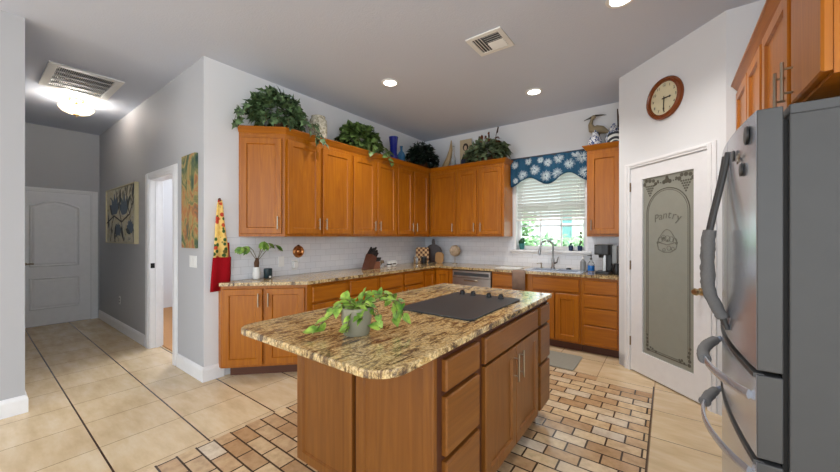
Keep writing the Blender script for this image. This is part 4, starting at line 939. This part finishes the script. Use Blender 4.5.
mb.build('leaves', 'palm_leaf', vp, smooth=True, world=True, angle=60); sm.build('stems', 'stem', vp, world=True)

# ------------------------------------------------------------ things on top of the wall cabinets
t = thing('glass_jar', 'squat glass jar of pale shells between the ivy and the trailing bush', 'jar', (-3.27, 2.43, CT), 0)
MB().lathe([(.05, 0), (.085, .02), (.1, .14), (.095, .27), (.075, .3), (.08, .315), (0, .315)], n=28).build('jar_body', 'shell_mix', t, smooth=True)
def shell(loc, r, label):
    mb = MB(); mb.M = Matrix.Translation(loc)
    mb.lathe([(0, 0), (r, .006), (r*.9, r*.45), (r*.55, r*.8), (r*.2, r*1.05), (0, r*1.1)], n=14); mb.tube([(r*.5, 0, r*.4), (r*1.1, r*.2, r*.3), (r*1.5, r*.1, r*.12)], [r*.35, r*.25, r*.05], 8); tag(mb.build('seashell', 'ceramic_white', smooth=True), label, 'seashell')
shell((-3.25, 2.80, CT), .035, 'small white seashell right of the squat jar'); shell((-3.25, 3.66, CT), .045, 'pale seashell left of the tall cobalt vase')
t = thing('glass_vase', 'tall cobalt blue glass vase on the left wall cabinets', 'vase', (-3.28, 3.77, CT), 0)
MB().lathe([(.04, 0), (.05, .01), (.07, .07), (.066, .12), (.052, .17), (.056, .28), (.07, .40), (.064, .40), (.05, .28), (.046, .17), (0, .1)], n=28).build('vase_body', 'cobalt_glass', t, smooth=True)
t = thing('glass_bottle', 'smaller pale blue glass bottle right of the cobalt vase', 'bottle', (-3.27, 3.94, CT), 0)
MB().lathe([(.05, 0), (.056, .01), (.056, .17), (.036, .21), (.018, .23), (.018, .285), (.026, .29), (.022, .3), (0, .295)], n=24).build('bottle_body', 'blue_bottle_glass', t, smooth=True)
mb = MB(); mb.tube([(-3.0, 4.70, CT+.005), (-2.96, 4.70, CT+.08), (-2.90, 4.71, CT+.2), (-2.865, 4.72, CT+.34), (-2.86, 4.73, CT+.50)], [.035, .05, .045, .03, .008], 14)
tag(mb.build('carved_horn', 'horn', smooth=True), 'tan curved carved horn beside the dark corner plant', 'ornament')
t = thing('glass_decanter', 'slim clear glass bottle left of the small leaning picture', 'bottle', (-2.79, 4.68, CT), 0)
MB().lathe([(.036, 0), (.04, .01), (.04, .17), (.016, .25), (.013, .37), (.017, .385), (0, .38)], n=20).build('bottle_body', 'clear_glass', t, smooth=True)
MB().lathe([(.03, .012), (.03, .15), (0, .151)], n=16).build('filling', 'ceramic_white', t, smooth=True)
pw = thing('leaning_picture', 'small tan plaque painted with a dark haired figure, leaning on the wall', 'picture', (-2.64, 4.83, CT), 0)
MB().box(-.105, -.02, 0, .105, 0, .5).build('panel', 'parchment', pw, bevel=.003)
mb = MB(); mb.prism([(-.085, .0), (.085, 0), (.08, .16), (.045, .25), (.02, .29), (-.02, .29), (-.045, .25), (-.08, .16)], -.0225, -.0205, 'y'); mb.build('painted_dress', 'indigo_paint', pw)
mb = MB(); mb.prism([(.05*math.cos(2*PI*i/14), 0.375+.062*math.sin(2*PI*i/14)) for i in range(14)], -.0222, -.0204, 'y'); mb.build('painted_hair', 'hair_paint', pw)
mb = MB(); mb.prism([(.026*math.cos(2*PI*i/12), 0.36+.04*math.sin(2*PI*i/12)) for i in range(12)], -.024, -.0226, 'y'); mb.prism([(-.035, .2), (.035, .2), (.018, .3), (-.018, .3)], -.024, -.0226, 'y'); mb.build('painted_face', 'skin_paint', pw)
he = thing('heron_figurine', 'brown heron figurine standing on the cabinet right of the window', 'figurine', (-.715, 4.785, CT), 0); he.scale = (1.18, 1.18, 1.18)
mb = MB(); mb.tube([(.10, 0, .20), (.04, 0, .235), (-.02, 0, .24), (-.06, 0, .26), (-.075, 0, .31), (-.062, 0, .36), (-.045, 0, .385)], [.012, .04, .055, .04, .022, .016, .02], 12); mb.ball((-.045, 0, .388), (.026, .02, .02)); mb.build('body', 'heron_tan', he, smooth=True)
mb = MB(); mb.tube([(-.06, 0, .39), (-.14, 0, .365)], [.012, .003], 8); mb.build('beak', 'heron_dark', he, smooth=True)
mb = MB(); mb.tube([(-.03, 0, .40), (.03, 0, .395), (.08, 0, .385)], [.01, .007, .002], 8); mb.build('crest', 'heron_dark', he, smooth=True)
for x in (-.03, .01): MB().tube([(x, 0, .2), (x+.008, 0, .1), (x, 0, .012)], .006, 8).build('leg', 'heron_dark', he, smooth=True)
MB().lathe([(.06, 0), (.055, .014), (0, .016)], n=18).build('base', 'heron_dark', he, smooth=True)
def jar(loc, label, s):
    t = thing('ginger_jar', label, 'jar', loc, 0, 'blue and white jars'); MB().lathe([(.04*s, 0), (.062*s, .03*s), (.07*s, .08*s), (.055*s, .13*s), (.032*s, .15*s), (.034*s, .165*s)], n=24).build('jar_body', 'blue_white', t, smooth=True)
    MB().lathe([(.038*s, .166*s), (.03*s, .185*s), (.01*s, .195*s), (.012*s, .21*s), (0, .215*s)], n=20).build('lid', 'blue_white', t, smooth=True)
jar((-.72, 4.60, CT), 'blue and white ginger jar at the heron figurine feet', 1.1); jar((-.53, 4.67, CT), 'blue and white ginger jar behind the striped plate', 1.4)
sp = thing('striped_plate', 'rounded black and white striped dish on edge beside the ginger jars', 'dish', (-.50, 4.57, CT), 0)
for r, mt, nm in ((.15, 'stripe_dark', 'outer_band'), (.125, 'ceramic_white', 'white_band'), (.097, 'stripe_dark', 'inner_band'), (.07, 'ceramic_white', 'white_band'), (.055, 'stripe_dark', 'centre_band')):
    pts = [(max(-.078, min(.078, r*math.cos(PI*i/18)))*1.0, r*math.sin(PI*i/18)*1.1) for i in range(19)]; y = -.02-(.15-r)*.1
    MB().prism([(p[0], p[1]) for p in pts], y-.004, 0, 'y').build(nm, mt, sp)
t = tag(MB().tube([(-.47, 4.78, CT), (-.485, 4.78, CT+.25), (-.50, 4.78, CT+.5)], [.012, .016, .006], 10).build('wooden_stake', 'cattail', smooth=True), 'thin dark upright stick behind the striped dish', 'ornament')

# ------------------------------------------------------------ left counter and wall
ap = thing('hanging_apron', 'red cloth with a yellow printed top hanging beside the left cabinets', 'kitchen towel', (0, 0, 0), 0)
def cloth(mb, prof, n=10, m_=8, amp=.012):
    vs = []
    for i, (z, y0, y1, x) in enumerate(prof):
        for j in range(m_+1):
            t = j/m_; vs.append((x+amp*math.sin(t*PI*3+.4)*(.4+.6*i/len(prof)), y0+(y1-y0)*t, z))
    k = m_+1; mb.add(vs, [(i*k+j, i*k+j+1, (i+1)*k+j+1, (i+1)*k+j) for i in range(len(prof)-1) for j in range(m_)])
mb = MB(); cloth(mb, [(1.71, 1.425, 1.46, -3.455), (1.66, 1.415, 1.468, -3.455), (1.5, 1.40, 1.48, -3.452), (1.3, 1.388, 1.505, -3.448), (1.16, 1.378, 1.515, -3.445)]); mb.build('printed_top', 'apron_print', ap, smooth=True, solid=.008, angle=80)
mb = MB(); cloth(mb, [(1.30, 1.45, 1.53, -3.466), (1.16, 1.42, 1.535, -3.462), (1.158, 1.375, 1.54, -3.448), (1.0, 1.36, 1.535, -3.442), (.84, 1.348, 1.525, -3.44)]); mb.build('red_skirt', 'red_cloth', ap, smooth=True, solid=.008, angle=80)
MB().tube([(-3.489, 1.443, 1.72), (-3.455, 1.443, 1.725), (-3.45, 1.443, 1.70)], .006, 8).build('hanging_loop', 'walnut', ap, smooth=True)
t = thing('jar_candle', 'dark teal jar candle beside the white vase', 'candle', (-3.37, 1.875, .9205), 0)
MB().lathe([(.038, 0), (.042, .006), (.042, .10), (.038, .105), (.036, .1), (.036, .085), (0, .085)], n=24).build('jar', 'teal_candle', t, smooth=True)
MB().box(.0415, -.012, .01, .0435, .012, .03).build('sticker', 'ceramic_white', t)
t = thing('copper_mold', 'small round copper mould hanging on the left backsplash', 'wall ornament', (-3.481, 2.305, 1.185), 90)
MB().lathe([(.07, 0), (.072, .008), (.06, .03), (.045, .034), (.03, .022), (.015, .034), (0, .036)], n=28, ax='y').build('dish', 'copper', t, smooth=True)
MB().ball((-.01, -.02, .068), (.018, .008, .012)).build('hook', 'walnut', t, smooth=True)
t = wplate('wall_outlet', 'white plug-in device on the left backsplash below the copper mould', (-3.4815, 2.255, 1.03), 90, 'outlet', .075, .12)
MB().box(-.025, -.04, -.03, .025, -.0065, .045).build('plug', 'white_plastic', t, bevel=.006)
wplate('wall_outlet', 'plain white outlet on left backsplash between the vase and copper mould', (-3.4815, 2.09, 1.08), 90, 'outlet')
# knife block
kb = thing('knife_block', 'dark walnut knife block with black handled knives on the left counter', 'knife block', (-3.24, 3.27, .9205), 90)
mb = MB(); mb.prism([(-.13, 0), (-.022, 0), (.05, .155), (-.045, .205)], -.06, .06, 'y'); mb.build('block', 'walnut', kb, bevel=.004)
mb = MB(); mb.prism([(-.018, 0), (.11, 0), (.11, .095), (.026, .095)], -.058, .058, 'y'); mb.build('front_block', 'walnut_light', kb, bevel=.004)
MB().box(.1095, -.02, .03, .1115, .02, .05).build('badge', 'ceramic_white', kb)
MB().prism([(.03, .096), (.115, .096), (.15, .15), (.065, .15)], -.052, .052, 'y').build('steak_knife_handles', 'black_plastic', kb, bevel=.008)
for i, yy in enumerate((-.045, -.015, .015, .045)):
    for j, xx in enumerate((-.03, .005, .036)):
        L = .12-.012*((i+j) % 3)-.015*j; x0, z0 = xx, .197-(xx+.03)*.55; dx, dz_ = .62, .78
        MB().tube([(x0, yy, z0), (x0+dx*L*.3, yy, z0+dz_*L*.3), (x0+dx*L*.7, yy, z0+dz_*L*.7), (x0+dx*L, yy, z0+dz_*L)], [.011, .013, .0115, .014], 8).build('knife_handle', 'black_plastic', kb, smooth=True)
t = thing('spice_jar', 'small clear glass jar beside the knife block', 'jar', (-3.26, 3.50, .9205), 0)
MB().lathe([(.028, 0), (.03, .006), (.03, .08), (.024, .09)], n=20).build('jar_body', 'clear_glass', t, smooth=True); MB().lathe([(.026, .0905), (.026, .105), (0, .106)], n=18).build('lid', 'nickel', t, smooth=True)
def mug(y, x, label):
    t = thing('coffee_mug', label, 'mug', (x, y, .9205), 0, 'white mugs on left counter'); MB().lathe([(.026, 0), (.034, .004), (.036, .085), (.033, .085), (.031, .008), (0, .008)], n=22).build('cup', 'ceramic_white', t, smooth=True)
    MB().tube([(.034+.026*math.sin(a), 0, .045-.03*math.cos(a)) for a in [PI*i/10 for i in range(11)]], .005, 8).build('handle', 'ceramic_white', t, smooth=True)
    MB().lathe([(.0362, .03), (.0368, .031), (.0368, .045), (.0362, .046)], n=22).build('printed_ring', 'stripe_dark', t, smooth=True)
mug(3.63, -3.24, 'white mug with a dark ring, nearest the spice jar'); mug(3.76, -3.27, 'white mug with a dark ring, further from the spice jar')
# corner boards
t = thing('cutting_board', 'dark round cutting board with upright handle leaning in the corner', 'cutting board', (-3.19, 4.70, .9205), 18)
mb = MB(); pts = [(.15*math.cos(a), .15+.15*math.sin(a)) for a in [math.radians(105+i*(330)/30) for i in range(31)]]; pts = [(.15*math.cos(a), .16+.15*math.sin(a)) for a in [math.radians(100+340*i/30) for i in range(31)]]+[(.026, .36), (.018, .40), (-.018, .40), (-.026, .36)]
mb.prism(pts, -.02, 0, 'y'); mb.build('board', 'board_dark', t, bevel=.003)
m = NT('checker_wood'); tc = m.node('ShaderNodeTexChecker'); tc.inputs['Scale'].default_value = 26; tc.inputs['Color1'].default_value = rgb(226, 190, 140); tc.inputs['Color2'].default_value = rgb(110, 66, 38); m.link(m.coords(), tc.inputs['Vector']); m.color(tc.outputs['Color']); m.setp(Roughness=.4); MAT['checker_wood'] = m.m
t = thing('cutting_board', 'chequered two tone wooden board leaning before the dark round board', 'cutting board', (-3.30, 4.52, .9205), 50)
MB().prism(rounded([(-.11, 0), (.11, 0), (.11, .26), (-.11, .26)], .04), -.022, 0, 'y').build('board', 'checker_wood', t, bevel=.003)
t = thing('cutting_board', 'tan rounded wooden board at right of the dark round board in the corner', 'cutting board', (-3.05, 4.66, .9205), 10)
MB().prism(rounded([(-.075, 0), (.075, 0), (.085, .17), (-.06, .19)], .05), -.018, 0, 'y').build('board', 'board_tan', t, bevel=.003)
t = thing('canister', 'small black canister in front of the chequered board', 'canister', (-3.19, 4.42, .9205), 0)
MB().lathe([(.045, 0), (.048, .006), (.048, .09), (.044, .094)], n=22).build('can_body', 'black_plastic', t, smooth=True); MB().lathe([(.047, .0945), (.047, .11), (.012, .114), (.012, .124), (0, .126)], n=22).build('lid', 'dark_grey', t, smooth=True)
t = thing('glass_jar', 'small clear glass jar left of the black canister', 'jar', (-3.26, 4.29, .9205), 0)
MB().lathe([(.034, 0), (.038, .006), (.038, .09), (.03, .1), (.032, .106)], n=20).build('jar_body', 'clear_glass', t, smooth=True); MB().lathe([(.033, .1065), (.033, .12), (0, .121)], n=18).build('lid', 'nickel', t, smooth=True)
# wicker ball on a stand against the back wall
t = thing('wicker_ball', 'woven pale wicker ball on a thin stand above the dishwasher', 'ornament', (-2.80, 4.745, .9205), 0)
MB().ball((0, 0, .205), .088, 22, 14).build('ball', 'wicker', t, smooth=True)
mb = MB(); mb.lathe([(.045, 0), (.045, .006), (.006, .01), (.005, .11), (.02, .116), (.02, .12)], n=16); mb.build('stand', 'nickel', t, smooth=True)
mb = MB(); rg = random.Random(8)
for i in range(9):
    u = Vector((rg.gauss(0, 1), rg.gauss(0, 1), rg.gauss(0, 1))).normalized(); a = u.orthogonal().normalized(); b = u.cross(a); mb.tube([Vector((0, 0, .205))+(a*math.cos(q)+b*math.sin(q))*.09 for q in [2*PI*k/20 for k in range(21)]], .004, 5)
mb.build('woven_strands', 'parchment', t, smooth=True)
# coffee maker
cm = thing('coffee_maker', 'black pod coffee maker at right end of the back counter', 'coffee maker', (-.60, 4.50, .9205), 0)
MB().prism(rounded([(-.09, -.13), (.07, -.13), (.07, .14), (-.09, .14)], .03), 0, .03).build('base', 'black_plastic', cm, bevel=.004)
MB().box(-.02, -.0, .03, .07, .14, .33).build('tower', 'black_plastic', cm, bevel=.008)
MB().prism(rounded([(-.10, -.12), (.07, -.12), (.07, .14), (-.10, .14)], .035), .225, .345).build('brew_head', 'black_plastic', cm, bevel=.008)
MB().box(-.09, -.122, .25, -.02, -.1185, .33).build('control_face', 'dark_grey', cm, bevel=.001)
MB().lathe([(.03, .19), (.035, .224)], (-.03, -.04, 0), 18).build('spout', 'black_plastic', cm, smooth=True)
MB().box(-.02, -.06, .03, .02, -.001, .224).build('inner_column', 'brushed_steel', cm, bevel=.006)
MB().box(.072, -.02, .12, .125, .13, .335).build('water_tank', 'soap_grey', cm, bevel=.008)
t = thing('coffee_carafe', 'small black carafe tucked between coffee maker and pantry wall', 'carafe', (-.472, 4.43, .9205), 0)
MB().lathe([(.036, 0), (.042, .01), (.042, .07), (.028, .11), (.03, .13), (0, .132)], n=20).build('carafe_body', 'black_plastic', t, smooth=True); MB().tube([(-.038, -.01, .03), (-.062, -.02, .05), (-.06, -.02, .09), (-.03, -.01, .105)], .006, 8).build('handle', 'black_plastic', t, smooth=True)
